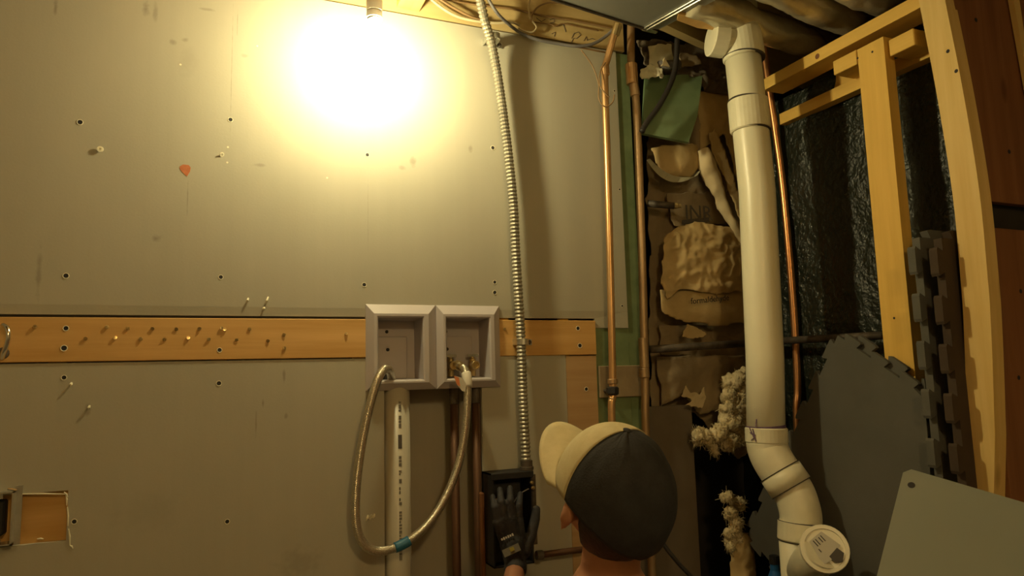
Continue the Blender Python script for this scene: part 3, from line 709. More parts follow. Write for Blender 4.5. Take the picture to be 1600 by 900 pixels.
# ================================================================ grey panel, lower right
P0 = at(1413,730,'d',1.32); nP = V((-.62,-.42,.66)).normalized()
dn = (on(1370,900,P0,nP)-P0).normalized(); rtv = (on(1600,785,P0,nP)-P0).normalized()
W_, H_ = .62, P0.z/abs(dn.z)-.002
fp = thing('grey_panel', P0+dn*H_, 'grey sheet panel with a drilled corner leaning at the lower right', 'panel')
cr = .012
poly = [P0+rtv*cr, P0+rtv*W_, P0+rtv*W_+dn*min(H_, (P0.z+rtv.z*W_)/abs(dn.z)-.002), P0+dn*H_, P0+dn*cr]
obj('sheet', prism(poly, -nP*.012), M_sheetg, fp)
hc = on(1424,758,P0,nP)+nP*.0006
obj('drill_hole', rod(hc, hc+nP, [(0,.0062),(.0006,.005)], 16), M_ink, fp)

# ================================================================ black cable, dark bundle and blue scrap
tag(obj('black_cable', tube(smooth_path([at(1020,820,'y',-.3),at(1035,848,'y',-.32),at(1060,880,'y',-.34),at(1090,915,'y',-.36),at(1120,980,'y',-.36),V((1.35,-.4,.006)),V((1.2,-.6,.006))],6), .006, 8), M_cable, smooth=True), 'black cable hanging beside the person in the cap', 'cable')
c = at(1335,925,'x',1.5)
bm = NB(); bmesh.ops.create_icosphere(bm, subdivisions=4, radius=1)
for v in bm.verts:
    k = 1+.12*fnz(v.co,2.2,5); v.co = V((v.co.x*.09*k, v.co.y*.13*k, c.z*.5+v.co.z*(c.z*.5+.02)*k)); v.co.x += c.x; v.co.y += c.y; v.co.z = max(v.co.z, 0)
tag(obj('black_bag', bm, M_blk, smooth=True), 'black bag standing on the floor below the drain cleanout', 'bag')
c = at(1211,896,'y',-.16); 
bs = thing('blue_bottle', (c.x,c.y,0), 'blue bottle with a white label behind the foot of the white drain stack', 'bottle')
obj('bottle', rod((c.x,c.y,0), (c.x,c.y,1), [(0,.034),(.01,.037),(c.z-.05,.037),(c.z-.02,.026),(c.z+.01,.014),(c.z+.03,.014)], 18), M_blue2, bs, smooth=False)
obj('label', rod((c.x,c.y,.1), (c.x,c.y,1), [(0,.0375),(c.z-.17,.0375)], 18), M_wht, bs)
obj('cap', rod((c.x,c.y,c.z+.03), (c.x,c.y,1), [(0,.016),(.025,.015)], 14), M_blk, bs)

# ================================================================ insulation in the corner bay
def paper(name, poly, y0, amp, sc, seed, m, label, par=None, bulge=0, res=.011, cat='insulation', ridge=.5, th=.004):
    """crumpled sheet filling a pixel polygon at about y = y0"""
    P3 = [at(x,y,'y',y0) for x,y in poly]; xs_ = [p.x for p in P3]; zs_ = [p.z for p in P3]
    x0,x1,z0,z1 = min(xs_),max(xs_),min(zs_),max(zs_); nx, nz = int((x1-x0)/res)+2, int((z1-z0)/res)+2
    def inside(x, z):
        c = False; n = len(P3); j = n-1
        for i in range(n):
            a, b = P3[i], P3[j]
            if (a.z > z) != (b.z > z) and x < (b.x-a.x)*(z-a.z)/(b.z-a.z)+a.x: c = not c
            j = i
        return c
    bm = NB(); g = {}
    def v(i, j):
        if (i,j) not in g:
            x = x0+(x1-x0)*i/nx; z = z0+(z1-z0)*j/nz
            f = fnz((x*.7,z,seed),sc*.6,seed,2); r = (1-abs(noise.noise(V((x*.45+z*.35,z*1.25-x*.5,seed))*sc+V((seed*3.3,seed,0))))**.7*2.0)*.55+(1-abs(noise.noise(V((x*.9-z*.6,z*.9+x*.5,seed*2))*sc*2.3))**.7*2.0)*.45
            u_, w_ = (x-x0)/(x1-x0)*2-1, (z-z0)/(z1-z0)*2-1
            b_ = bulge*max(0,(1-u_*u_))*max(0,(1-w_*w_))**.5
            g[i,j] = bm.verts.new((x+.006*fnz((z,x,9),30,seed), y0-b_+amp*(f*(1-ridge)-r*ridge), z+.006*fnz((x,z,4),30,seed)))
        return g[i,j]
    for i in range(nx):
        for j in range(nz):
            if inside(x0+(x1-x0)*(i+.5)/nx, z0+(z1-z0)*(j+.5)/nz): bm.faces.new((v(i,j),v(i+1,j),v(i+1,j+1),v(i,j+1)))
    for _ in range(5): bmesh.ops.smooth_vert(bm, verts=[v for v in bm.verts if v.is_boundary], factor=.5, use_axis_x=True, use_axis_y=True, use_axis_z=True)
    bmesh.ops.solidify(bm, geom=bm.faces[:], thickness=th)
    o = obj(name, bm, m, par, smooth=True)
    if label: tag(o, label, cat)
    return o
# backdrop batt
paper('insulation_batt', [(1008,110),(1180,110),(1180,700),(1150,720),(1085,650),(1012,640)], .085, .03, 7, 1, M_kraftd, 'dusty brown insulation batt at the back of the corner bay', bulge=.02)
paper('insulation_batt', [(1034,372),(1052,352),(1085,346),(1120,352),(1152,362),(1168,372),(1185,400),(1185,452),(1120,462),(1060,455),(1040,470),(1030,440)], .005, .017, 13, 17, M_kraft, 'crumpled tan kraft-faced batt bulging beside the white drain stack', bulge=.03, ridge=.7, res=.007)
k2 = paper('insulation_batt', [(1030,452),(1185,446),(1185,505),(1120,512),(1060,505),(1030,490)], .02, .012, 6, 4, M_kraft, 'smooth kraft-faced batt printed with small lettering', bulge=.03, ridge=.3)
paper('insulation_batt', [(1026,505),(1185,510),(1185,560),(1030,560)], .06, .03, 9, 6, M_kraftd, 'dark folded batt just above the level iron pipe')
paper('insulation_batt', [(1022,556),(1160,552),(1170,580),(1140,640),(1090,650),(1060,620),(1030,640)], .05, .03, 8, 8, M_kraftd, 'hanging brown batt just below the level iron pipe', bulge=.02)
paper('paper_flap', [(1066,518),(1074,506),(1105,518),(1106,524),(1080,532),(1064,530)], .0, .006, 12, 12, M_kraft, 'small folded paper flap above the level iron pipe', cat='paper', res=.007)
paper('paper_flap', [(1066,608),(1073,600),(1078,612),(1094,614),(1100,602),(1104,626),(1098,640),(1086,637),(1070,634),(1082,626),(1064,620)], .0, .006, 14, 13, M_kraftp, 'torn pale paper scrap hanging below the level iron pipe', cat='paper', res=.005)
paper('insulation_batt', [(1012,232),(1096,225),(1090,262),(1070,284),(1040,286),(1022,268)], .035, .02, 8, 15, M_kraft, 'rolled brown batt under the green board', bulge=.05, ridge=.2)
# pale lip of the rolled batt
lip = smooth_path([at(x,y,'y',-.005) for x,y in ((1010,250),(1020,264),(1032,276),(1048,284),(1066,284),(1082,278),(1090,268))], 5)
bm = NB(); pr = None
for i, p in enumerate(lip):
    w_ = .004+.018*math.sin(math.pi*min(1,i/len(lip)*1.2)); a_, b_ = bm.verts.new(p), bm.verts.new(p+V((.01,-.006,w_)))
    if pr: bm.faces.new((pr[0],a_,b_,pr[1]))
    pr = (a_, b_)
bmesh.ops.solidify(bm, geom=bm.faces[:], thickness=.003)
tag(obj('paper_edge', bm, M_pvc2, smooth=True), 'pale curled paper edge of the rolled batt', 'paper')
# lettering on the batts
def text(body, size, c, xdir, zdir, m, par, name='lettering', ext=.0006):
    cu = bpy.data.curves.new(name, 'FONT'); cu.body = body; cu.size = size; cu.align_x = 'CENTER'; cu.extrude = ext; cu.resolution_u = 2
    t = bpy.data.objects.new(name, cu); COL.objects.link(t); dg = bpy.context.evaluated_depsgraph_get()
    me = bpy.data.meshes.new_from_object(t.evaluated_get(dg)); bpy.data.objects.remove(t)
    xd, zd = V(xdir).normalized(), V(zdir).normalized(); nd_ = xd.cross(zd)
    for v in me.vertices: v.co = xd*v.co.x+zd*v.co.y+nd_*v.co.z
    me.materials.append(m); o = bpy.data.objects.new(name, me); COL.objects.link(o); o.parent = par; o.location = V(c)-world(par); WL[o.name] = V(c); return o
text('formaldehyde', .030, at(1110,472,'y',-.026), (1,0,.10), (0,0,1), M_ink, k2)
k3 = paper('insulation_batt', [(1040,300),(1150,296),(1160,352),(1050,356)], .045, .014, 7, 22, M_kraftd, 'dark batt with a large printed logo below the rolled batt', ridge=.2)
text('INR', .075, at(1092,343,'y',.022), (1,0,.03), (0,0,1), M_inkg, k3)
bm = NB(); a_, b_ = at(1066,347,'y',.024), at(1108,343,'y',.024); add_obox(bm, (a_+b_)/2, (b_-a_)/2, (0,.001,0), (0,0,.008)); obj('printed_bar', bm, M_inkg, k3)
# diagonal rolls
def roll(pts, yy, r, m, label, seed, sq=.6):
    path = smooth_path([at(x,y,'y',yy) for x,y in pts], 8); n = len(path); bm = NB()
    rg = add_tube(bm, path, [r*(.55+.45*math.sin(math.pi*min(1,(i+2)/(n*.25)*.5)))*(1 if i < n*.9 else .85) for i in range(n)], 18)
    for v in bm.verts:
        v.co += V((fnz(v.co,16,seed),fnz(v.co,14,seed+1),fnz(v.co,16,seed+2)))*.010
    return tag(obj('insulation_roll', bm, m, smooth=True), label, 'insulation')
roll([(1098,235),(1104,255),(1114,285),(1126,312),(1140,340),(1158,375),(1166,395)], -.01, .033, M_kraftp, 'pale roll of insulation slanting down to the white drain stack', 31)
paper('paper_flap', [(1106,206),(1118,196),(1130,225),(1148,275),(1163,320),(1168,372),(1150,330),(1128,272),(1112,240)], -.03, .008, 9, 34, M_kraft, 'long tan paper strip slanting beside the pale roll', cat='paper', ridge=.3)
paper('insulation_batt', [(1085,140),(1150,150),(1170,210),(1168,330),(1150,300),(1125,215),(1090,240)], .01, .022, 9, 36, M_kraft, 'shadowed tan batt behind the top of the white drain stack', bulge=.02)
tag(obj('insulation_roll', (lambda bm: bm)(tube(smooth_path([at(x,y,'y',.03) for x,y in ((1100,165),(1088,195),(1092,230),(1100,262))],6), [.03]*19, 14)), M_kraftd, smooth=True), 'dark rolled batt hanging right of the green board', 'insulation')
# loose glass fibre
def fluff(label, blobs, yy, seed):
    bm = NB(); rr = random.Random(seed); cl = []
    for (x,y,r) in blobs:
        c = at(x,y,'y',yy)
        for k in range(7 if r > .03 else 4):
            d = V((rr.gauss(0,1),rr.gauss(0,1)-.3,rr.gauss(0,1))).normalized()*r*rr.uniform(.2,.75); q_ = r*rr.uniform(.35,.6)
            cl.append((c+V((d.x,d.y*.6,d.z)), q_)); m_ = bmesh.ops.create_icosphere(bm, subdivisions=3, radius=1)
            for v in m_['verts']:
                e = v.co.copy(); v.co = cl[-1][0]+V((e.x,e.y*.8,e.z))*q_*(1+.35*fnz(e+c*9,2.3,seed+k)+.3*fnz(e+c*3,6,seed+2))
    for i in range(int((55 if len(blobs) > 6 else 30)*len(cl)**.9)):
        c, q_ = rr.choice(cl); d = V((rr.gauss(0,1),rr.gauss(-.5,.7),rr.gauss(-.1,1))).normalized(); p = c+d*q_*.9
        t_ = V((rr.gauss(0,1),rr.gauss(0,.5),rr.gauss(0,1)))*.0055; p2 = p+d*rr.uniform(.001,.004)+t_*.6; p3 = p2+t_+V((0,0,-.003))
        add_tube(bm, [p-d*.006,p2,p3], [.0011,.0009,.0004], 3)
    return tag(obj('fibre_clump', bm, M_fib, smooth=True), label, 'insulation')
fluff('loose cream glass fibre bulging out beside the lower drain stack', [(1152,590,.055),(1165,610,.06),(1140,628,.05),(1150,655,.06),(1120,672,.05),(1095,680,.04),(1135,690,.05),(1160,680,.055),(1110,692,.032),(1117,706,.014),(1150,625,.06)], -.02, 3)
fluff('small tuft of glass fibre low in the corner', [(1140,778,.03),(1152,790,.03),(1142,802,.032),(1148,815,.032),(1142,830,.032),(1150,842,.03),(1138,850,.03)], -.01, 5)
paper('insulation_batt', [(1140,832),(1172,828),(1178,870),(1170,900),(1172,960),(1138,960),(1134,880)], .0, .03, 12, 41, M_kraft, 'brown scrap of kraft batt at the bottom of the corner', bulge=.03)
# shiny pipe end poking out
p = at(1058,322,'y',-.01); vt = thing('brass_stub', p, 'small shiny brass stub between the batts', 'pipe')
obj('stub_pipe', tube([at(1012,318,'y',.03), p+V((-.012,0,0))], .012, 12), M_iron, vt, smooth=True)
obj('stub_nut', rod(p+V((-.014,0,0)), p+V((1,-.4,0)), [(0,.011),(.012,.011),(.014,.008),(.024,.008)], 8), M_brass, vt)
# green board offcut
n_g = V((-.15,-.95,.2)).normalized(); pg = at(1050,165,'y',-.02)
tag(obj('green_board_offcut', prism([on(x,y,pg,n_g) for x,y in ((1008,118),(1098,116),(1090,180),(1076,222),(1004,208))], -n_g*.012), M_greenp), 'green painted board offcut wedged above the insulation', 'board')
tag(obj('dark_hose', tube(smooth_path([at(x,y,'y',-.07) for x,y in ((1058,60),(1056,100),(1048,130),(1030,165),(1010,192),(1003,206))],6), .0095, 10), M_cable, smooth=True), 'dark hose hanging in front of the green board offcut', 'hose')
# crumpled plastic and debris over the bay
paper('crumpled_plastic', [(988,62),(1140,70),(1138,150),(1100,150),(1060,120),(1008,118)], .02, .06, 12, 51, M_dust, 'crumpled dusty plastic over the corner bay', cat='plastic', ridge=.7)
paper('crumpled_plastic', [(1012,68),(1052,66),(1058,106),(1014,112)], -.02, .02, 14, 53, M_pvc2, 'pale crumpled plastic left of the tee', cat='plastic', ridge=.5)
paper('crumpled_plastic', [(1060,80),(1092,84),(1096,104),(1062,106)], -.02, .02, 14, 55, M_kraftd, 'grey crumpled plastic left of the tee branch', cat='plastic', ridge=.5)
paper('crumpled_plastic', [(1000,106),(1018,98),(1034,108),(1038,122),(1000,124)], -.03, .02, 30, 57, M_pvc2, 'torn white plastic at the tapered pipe fitting', cat='plastic', ridge=.6, res=.006)
tag(obj('pipe_stub', tube([at(1030,103,'y',-.02), at(1060,101,'y',-.02)], .018, 14), M_cableg, smooth=True), 'dark grey pipe stub above the green board offcut', 'pipe')
tag(obj('wood_chip', prism([at(x,y,'y',-.03) for x,y in ((1032,104),(1036,92),(1044,106))], (0,-.01,0)), M_kraftp), 'small wood chip by the dark pipe stub', 'wood')

# ================================================================ sheet-metal duct under the joists
ZD = 2.25
d0 = at(1010,45,'z',ZD); dL = (at(870,0,'z',ZD)-d0).normalized(); dR = (at(1090,0,'z',ZD)-d0).normalized()
du = thing('air_duct', d0+V((-.3,-.6,0)), 'grey sheet-metal air duct under the ceiling', 'duct')
obj('duct_body', prism([d0, d0+dL*.55, d0+dL*.55+dR*1.6, d0+dR*1.6], (0,0,.2)), M_duct, du)
bm = NB(); add_tube(bm, [d0+V((0,0,-.004)), d0+dR*1.6+V((0,0,-.004))], .0035, 8); add_tube(bm, [d0+dL*.014+V((0,0,-.003)), d0+dL*.014+dR*1.6+V((0,0,-.003))], .0025, 8)
obj('duct_seam', bm, M_chrome, du)
bm = NB(); add_tube(bm, [d0+V((0,0,-.003)), d0+dL*.55+V((0,0,-.003))], .004, 8); obj('duct_seam', bm, M_iron, du)
obj('seam_tab', prism([on(x,y,d0+V((0,0,-.005)),V((0,0,1))) for x,y in ((1003,48),(1009,43),(1028,50),(1024,53))], (0,0,.003)), M_chrome, du)
obj('duct_flange', prism([on(x,y,d0+V((0,0,-.001)),V((0,0,1))) for x,y in ((1010,44),(1098,-6),(1130,-6),(1060,30),(1030,46))], (0,0,.004)), M_duct, du)

# ================================================================ plastic-wrapped insulation between joists above the side wall
def pillow(a, b, yz_r, seed, label):
    path = smooth_path([at(*a), (at(*a)+at(*b))/2+V((0,0,-.01)), at(*b)], 14); n = len(path); bm = NB()
    add_tube(bm, path, [yz_r*(1 if i < n-7 else math.sqrt(max(.02,1-((i-(n-7))/6.2)**2))) for i in range(n)], 20)
    for v in bm.verts: v.co += V((0,fnz((v.co.x*.4,v.co.y,v.co.z),12,seed),fnz((v.co.x*.4,v.co.y,v.co.z),14,seed+1)))*.016
    return tag(obj('wrapped_insulation', bm, M_foil, smooth=True), label, 'insulation')
pillow((1080,-5,'z',2.29), (1282,74,'z',2.275), .052, 61, 'plastic-wrapped insulation sausage nearest the white tee')
pillow((1180,-35,'z',2.29), (1345,40,'z',2.275), .050, 63, 'plastic-wrapped insulation sausage second from the white tee')
pillow((1285,-45,'z',2.29), (1425,14,'z',2.275), .048, 65, 'plastic-wrapped insulation sausage nearest the pale stud')
for (a, b) in (((1130,-10),(1300,62)), ((1225,-40),(1370,30)), ((1330,-50),(1450,8)), ((1030,10),(1230,108))):
    p, q_ = at(*a,'z',2.36), at(*b,'z',2.36); d = (q_-p).normalized(); p = p-d*.9; q_ = q_+d*.5; nn = V((-d.y,d.x,0))
    obj('joist', loft([[c+nn*s*.017+V((0,0,h)) for s, h in ((-1,-.07),(1,-.07),(1,.1),(-1,.1))] for c in (p,q_)]), M_joist_x, ceil)
tag(obj('white_conduit', tube([at(1086,6,'z',2.27), at(1165,48,'z',2.27), at(1185,60,'z',2.27)], .010, 10), M_pvc2, smooth=True), 'thin pale conduit running to the white tee under the ceiling', 'conduit')
tag(obj('wood_offcut', prism([at(x,y,'z',2.24) for x,y in ((1060,22),(1100,30),(1124,40),(1122,48),(1090,44),(1058,32))], (0,0,.03)), M_joist_y), 'splintered wood offcut beside the duct corner', 'wood')

# ================================================================ cables along the top of the wall
def cable(pts, r, m, label, yy=-.02):
    return tag(obj('cable', tube(smooth_path([at(p[0],p[1],'y',p[2] if len(p) > 2 else yy) for p in pts],7), r, 8), m, smooth=True), label, 'cable')
cable([(757,-12,-.05),(775,18,-.045),(795,38),(815,52),(840,62),(870,68),(900,72,-.04),(925,69,-.05),(945,58,-.06),(962,42,-.08)], .0055, M_cableg, 'thick grey cable sagging from the conduit to the bent copper pipe')
cable([(668,-6),(690,12),(715,26),(745,33),(775,36),(800,35),(812,40)], .0045, M_cablew, 'pale cable just above the drywall, leftmost of the bundle')
cable([(680,-6),(705,10),(735,26),(752,31)], .004, M_cableb, 'brown cable crossing behind the conduit top')
cable([(690,-2,-.005),(740,7,-.005),(800,14,-.005),(850,25,-.005),(900,33,-.005),(960,45,-.005)], .0035, M_cableb, 'long brown cable stapled straight along the rim board')
cable([(828,-4),(826,14),(830,30),(838,42),(832,50),(818,48),(810,44)], .003, M_cablew, 'thin pale wire hanging in a hook below the duct')
cable([(880,6),(860,4),(842,10),(832,22),(830,34)], .003, M_cableb, 'thin brown wire curling out from the duct')
cable([(832,34,-.004),(860,38,-.004),(868,41,-.004),(880,37,-.004),(905,42,-.004),(935,48,-.004)], .0022, M_cableb, 'thin wavy brown wire low on the rim board')
cable([(900,73,-.035),(930,79,-.03),(952,83,-.02)], .003, M_cableb, 'short brown wire behind the bent copper pipe')
cable([(908,78,-.06),(925,102,-.06),(935,130,-.065),(936,155,-.07),(946,167,-.075),(957,160,-.08),(960,148,-.08)], .0022, M_cableb, 'thin bare wire hooked around the bent copper pipe')
cable([(946,98,-.065),(938,112,-.07),(937,132,-.07),(945,145,-.075),(952,152,-.075)], .002, M_cableb, 'thin wire loop against the bent copper pipe')
bm = NB()
for x, y in ((905,56),(915,56)):
    c = at(x,y,'y',-.03)
# ================================================================ left edge: hook and metal box
hk = thing('screw_hook', at(10,545,'y',-.003), 'chrome hook screwed to the nailing board at the left edge', 'hook')
obj('hook', tube(smooth_path([at(3,560,'y',-.003),at(5,552,'y',-.02),at(10,540,'y',-.035),at(13,525,'y',-.04),at(11,513,'y',-.035),at(5,508,'y',-.02)],6), .0055, 10), M_chrome, hk, smooth=True)
p = at(4,552,'y',-.003); obj('hook_base', rod(p, p+V((0,-1,0)), [(0,.014),(.003,.013),(.006,.007)], 14), M_iron, hk)
e0 = at(22,768,'y',-.025); e1 = at(25,851,'y',-.025)
eb = thing('metal_outlet_box', (e0.x-.05,0,e1.z), 'galvanised metal outlet box at the lower left edge', 'outlet box')
xa, xb, za, zb_ = e0.x-.10, e0.x, e1.z, e0.z
bm = NB()
for lo, hi in (((xa,-.028,za),(xb,.04,za+.003)), ((xa,-.028,zb_-.003),(xb,.04,zb_)), ((xb-.003,-.028,za),(xb,.04,zb_)), ((xa,-.028,za),(xa+.003,.04,zb_)), ((xa,.037,za),(xb,.04,zb_))): add_box(bm, lo, hi)
obj('box_body', bm, M_steel, eb)
for z in (za+.008, zb_-.008): obj('ear', box((xa+.03,-.0285,z-.006), (xb-.02,-.025,z+.006)), M_chrome, eb)
obj('receptacle', box((xa+.02,-.015,za+.02), (xb-.018,.03,zb_-.02), .004), M_blk, eb)
obj('bracket', box((xb,-.003,za-.004), (xb+.012,.0005,zb_+.01)), M_steel, eb)
bm = NB(); add_tube(bm, [at(12,764,'y',-.03), at(26,766,'y',-.03)], .003, 6); obj('edge_roll', bm, M_chrome, eb)

# ================================================================ black box the person works on
k0 = at(766,742,'y',-.085); k1 = at(835,880,'y',-.085)
bb = thing('black_box', ((k0.x+k1.x)/2,0,k1.z), 'black wall-mounted electrical box the gloved hand is holding', 'electrical box')
xa, xb, za, zb_ = k0.x+.006, k1.x, k1.z, k0.z
bm = NB()
for lo, hi in (((xa,-.085,za),(xb,-.001,za+.004)), ((xa,-.085,zb_-.004),(xb,-.001,zb_)), ((xb-.004,-.085,za),(xb,-.001,zb_)), ((xa,-.085,za),(xa+.004,-.001,zb_)), ((xa,-.01,za),(xb,-.002,zb_))): add_box(bm, lo, hi)
obj('box_body', bm, M_blk, bb)
obj('face_lip', box((xa-.004,-.09,zb_-.016), (xb+.004,-.084,zb_+.003), .002), M_blk, bb)
obj('inner_panel', box((xa+.006,-.07,za+.01), (xb-.03,-.062,zb_-.03), .003), M_blk, bb)
obj('conduit_connector', rod((cpts[-1].x,-.045,zb_-.003), (cpts[-1].x,-.045,2), [(0,.017),(.004,.021),(.012,.021),(.013,.018),(.03,.018)], 16), M_iron, bb)
for x, y in ((830,754),(832,762)):
    p = at(x,y,'y',-.088); obj('terminal', rod(p, p+V((0,-1,0)), [(0,.0055),(.006,.0055),(.008,.003)], 10), M_brass, bb)
obj('wire', tube(smooth_path([at(826,764,'y',-.088),at(815,770,'y',-.094),at(806,780,'y',-.092),at(800,792,'y',-.08)],6), .0018, 6), M_cableg, bb)
obj('side_bracket', box((xb,-.08,za+.05), (xb+.014,-.074,zb_-.01)), M_iron, bb)
tag(obj('wooden_cleat', box((at(757,760,'y',-.02).x,-.02,.35), (xa-.012,-.0005,at(757,770,'y',-.02).z), .003), M_brown_z), 'dark wooden cleat left of the black box', 'board')

# ================================================================ the person
HC = at(960,772,'d',1.28)
az = math.atan2(HC.x-CP.x, HC.y-CP.y)-math.radians(40)
fh = V((math.sin(az), math.cos(az), 0)); lf = V((-fh.y, fh.x, 0))       # forward, left (horizontal)
pt = math.radians(25)
hf = (fh*math.cos(pt)+V((0,0,1))*math.sin(pt)).normalized(); hu = lf.cross(hf)*-1 if lf.cross(hf).z < 0 else lf.cross(hf)
hu = hf.cross(lf); hu = hu if hu.z > 0 else -hu
rl = math.radians(-5); lh = lf*math.cos(rl)+hu*math.sin(rl); hu = hu*math.cos(rl)-lf*math.sin(rl)
def H(f, l, u): return HC+hf*f+lh*l+hu*u
def balls(bones, step=.35, sub=2):
    bm = NB()
    for bn in bones:
        p, q_, r0_, r1_ = V(bn[0]), V(bn[1]), bn[2], bn[3]; sc = bn[4] if len(bn) > 4 else None
        n = max(1, int((q_-p).length/(min(r0_,r1_)*step)))
        for i in range(n+1):
            t = i/n; c = p.lerp(q_, t); r = r0_+(r1_-r0_)*t
            m_ = bmesh.ops.create_icosphere(bm, subdivisions=sub, radius=r)
            for v in m_['verts']:
                if sc:
                    e1, e2, e3, k1_, k2_, k3_ = sc; d = v.co.copy(); v.co = c+e1*(d.x*k1_)+e2*(d.y*k2_)+e3*(d.z*k3_)
                else: v.co = v.co+c
    return bm
def skinmesh(name, bones, m, par, vox, sm=6, sub=2, extra=None):
    bm = balls(bones, sub=sub)
    if extra: extra(bm)
    me = bpy.data.meshes.new(name); bm.to_mesh(me); bm.free(); o = bpy.data.objects.new(name, me); COL.objects.link(o)
    r = o.modifiers.new('remesh', 'REMESH'); r.mode = 'VOXEL'; r.voxel_size = vox; r.use_smooth_shade = True
    s = o.modifiers.new('smooth', 'SMOOTH'); s.factor = .5; s.iterations = sm
    dg = bpy.context.evaluated_depsgraph_get(); me2 = bpy.data.meshes.new_from_object(o.evaluated_get(dg)); bpy.data.objects.remove(o)
    me2.name = name; me2.materials.clear(); me2.materials.append(m)
    for p in me2.polygons: p.use_smooth = True
    c = V((0,0,0)); 
    for v in me2.vertices: c += v.co
    c /= max(len(me2.vertices),1)
    for v in me2.vertices: v.co -= c
    o = bpy.data.objects.new(name, me2); COL.objects.link(o); o.parent = par; o.location = c-world(par); WL[o.name] = c
    return o
NK = at(952,905,'d',1.31)                       # base of the neck
PEL = V((NK.x+.06, NK.y-.20, .27))
CH = NK+fh*.05+V((0,0,-.17)); BEL = (CH+PEL)/2+V((0,0,-.01))
SLf = NK+lf*.135+fh*.17+V((0,0,-.13)); SRt = NK-lf*.165+fh*.06+V((0,0,-.115))
WR = at(806,884,'y',-.150)
mid_ = SLf.lerp(WR,.5); EL = mid_+V((-.03,.0,-.14))
KL = PEL+fh*.40+lf*.13+V((0,0,-.19)); KR = PEL+fh*.40-lf*.15+V((0,0,-.19))
AL = PEL-fh*.02+lf*.11+V((0,0,-.20)); AR = PEL-fh*.02-lf*.12+V((0,0,-.20))
ELr = SRt+fh*.05-lf*.07+V((0,0,-.27)); WRr = KR+V((0,0,.11))-fh*.10
per = thing('person', (PEL.x,PEL.y,0), 'person in a tan and black cap, gloved hand on the black box', 'person')
# hand, left, back towards the camera
def hp2(x, y, yy): return at(x, y, 'y', yy)
KN = [hp2(777,816,-.135), hp2(788,810,-.140), hp2(800,809,-.140), hp2(811,813,-.135)]
MD = [hp2(772,793,-.135), hp2(783,784,-.142), hp2(797,782,-.142), hp2(811,789,-.137)]
TP = [hp2(770,776,-.105), hp2(781,765,-.108), hp2(797,763,-.108), hp2(813,772,-.104)]
TH = [hp2(818,862,-.135), hp2(829,838,-.13), hp2(836,812,-.125), hp2(838,796,-.12)]
PALM = hp2(800,852,-.135)
def hand_bones(g):
    B = [(WR, PALM, .026*g, .030*g)]
    for i, (a,b_,c_) in enumerate(zip(KN,MD,TP)):
        fr = (.0085,.0092,.0095,.009)[i]*g
        B += [(PALM+(a-KN[1])*.55, a, .017*g, .012*g), (a, b_, fr*1.12, fr), (b_, c_, fr, fr*.85)]
    B += [(PALM, TH[0], .018*g, .016*g), (TH[0], TH[1], .018*g, .0145*g), (TH[1], TH[2], .0142*g, .0128*g), (TH[2], TH[3], .0128*g, .0105*g)]
    return B
# right hand resting on the knee
fd = (fh*.8+V((0,0,-.35))).normalized()
rh = [(WRr, WRr+fd*.08, .026, .03)]
for i, s in enumerate((-.03,-.011,.009,.028)):
    b0 = WRr+fd*.085-lf*s; rh += [(b0, b0+fd*.045+V((0,0,-.006)), .0095, .009), (b0+fd*.045+V((0,0,-.006)), b0+fd*(.07+.008*(i in (1,2)))+V((0,0,-.03)), .009, .0075)]
rh += [(WRr+fd*.03+lf*.02, WRr+fd*.07+lf*.05, .014, .0105), (WRr+fd*.07+lf*.05, WRr+fd*.10+lf*.052+V((0,0,-.015)), .0105, .008)]
HE = (hf, lh, hu)
body = [(HC, HC, .1, .1, (hf, lh, hu, .92,.76,1.08)),                     # skull
        (H(.045,0,-.05), H(.045,0,-.05), .06, .06, (hf, lh, hu, .9,.95,1.1)),   # face and jaw
        (H(.065,0,-.095), H(.055,0,-.095), .028, .03), (H(.09,0,-.01), H(.112,0,-.045), .011, .015), (H(.095,0,-.078), H(.095,0,-.078), .014, .014, (hf,lh,hu,.8,1.7,.7)),
        (H(-.015,0,-.06), NK, .056, .058), (NK, NK+V((0,0,-.05)), .06, .09)]
for s in (1,-1):                                                            # ears
    e = H(.008,.096*s,-.030)
    body += [(e-hf*.004+hu*.010, e-hf*.004+hu*.010, .024, .024, (hf,lh,hu,.72,.36,1.0)), (e-hu*.012+hf*.002, e-hu*.024+hf*.003, .014, .010, (hf,lh,hu,.8,.5,1)), (e-lh*.012*s, e, .014, .014, (hf,lh,hu,.7,1,1.2))]
trs = (lf, fh, V((0,0,1)))
body += [(CH, CH, .15, .15, (*trs,1.1,.72,1.0)), (CH, BEL, .13, .125, (*trs,1.12,.8,1)), (BEL, PEL, .125, .15, (*trs,1.15,.85,.9)),
         (CH+V((0,0,.06)), SLf, .085, .062), (CH+V((0,0,.06)), SRt, .085, .062), (NK+V((0,0,-.03)), SLf, .05, .05), (NK+V((0,0,-.03)), SRt, .05, .05),
         (SLf, EL, .056, .041), (EL, WR, .042, .027), (SRt, ELr, .056, .041), (ELr, WRr, .042, .027),
         (PEL+lf*.09, KL, .088, .058), (PEL-lf*.09, KR, .088, .058), (KL, AL, .055, .04), (KR, AR, .055, .04),
         (AL, AL-fh*.10+V((0,0,-.035)), .036, .028), (AR, AR-fh*.10+V((0,0,-.035)), .036, .028)]
skinmesh('body', body+hand_bones(.74)+rh, M_skin, per, .0065, 5)
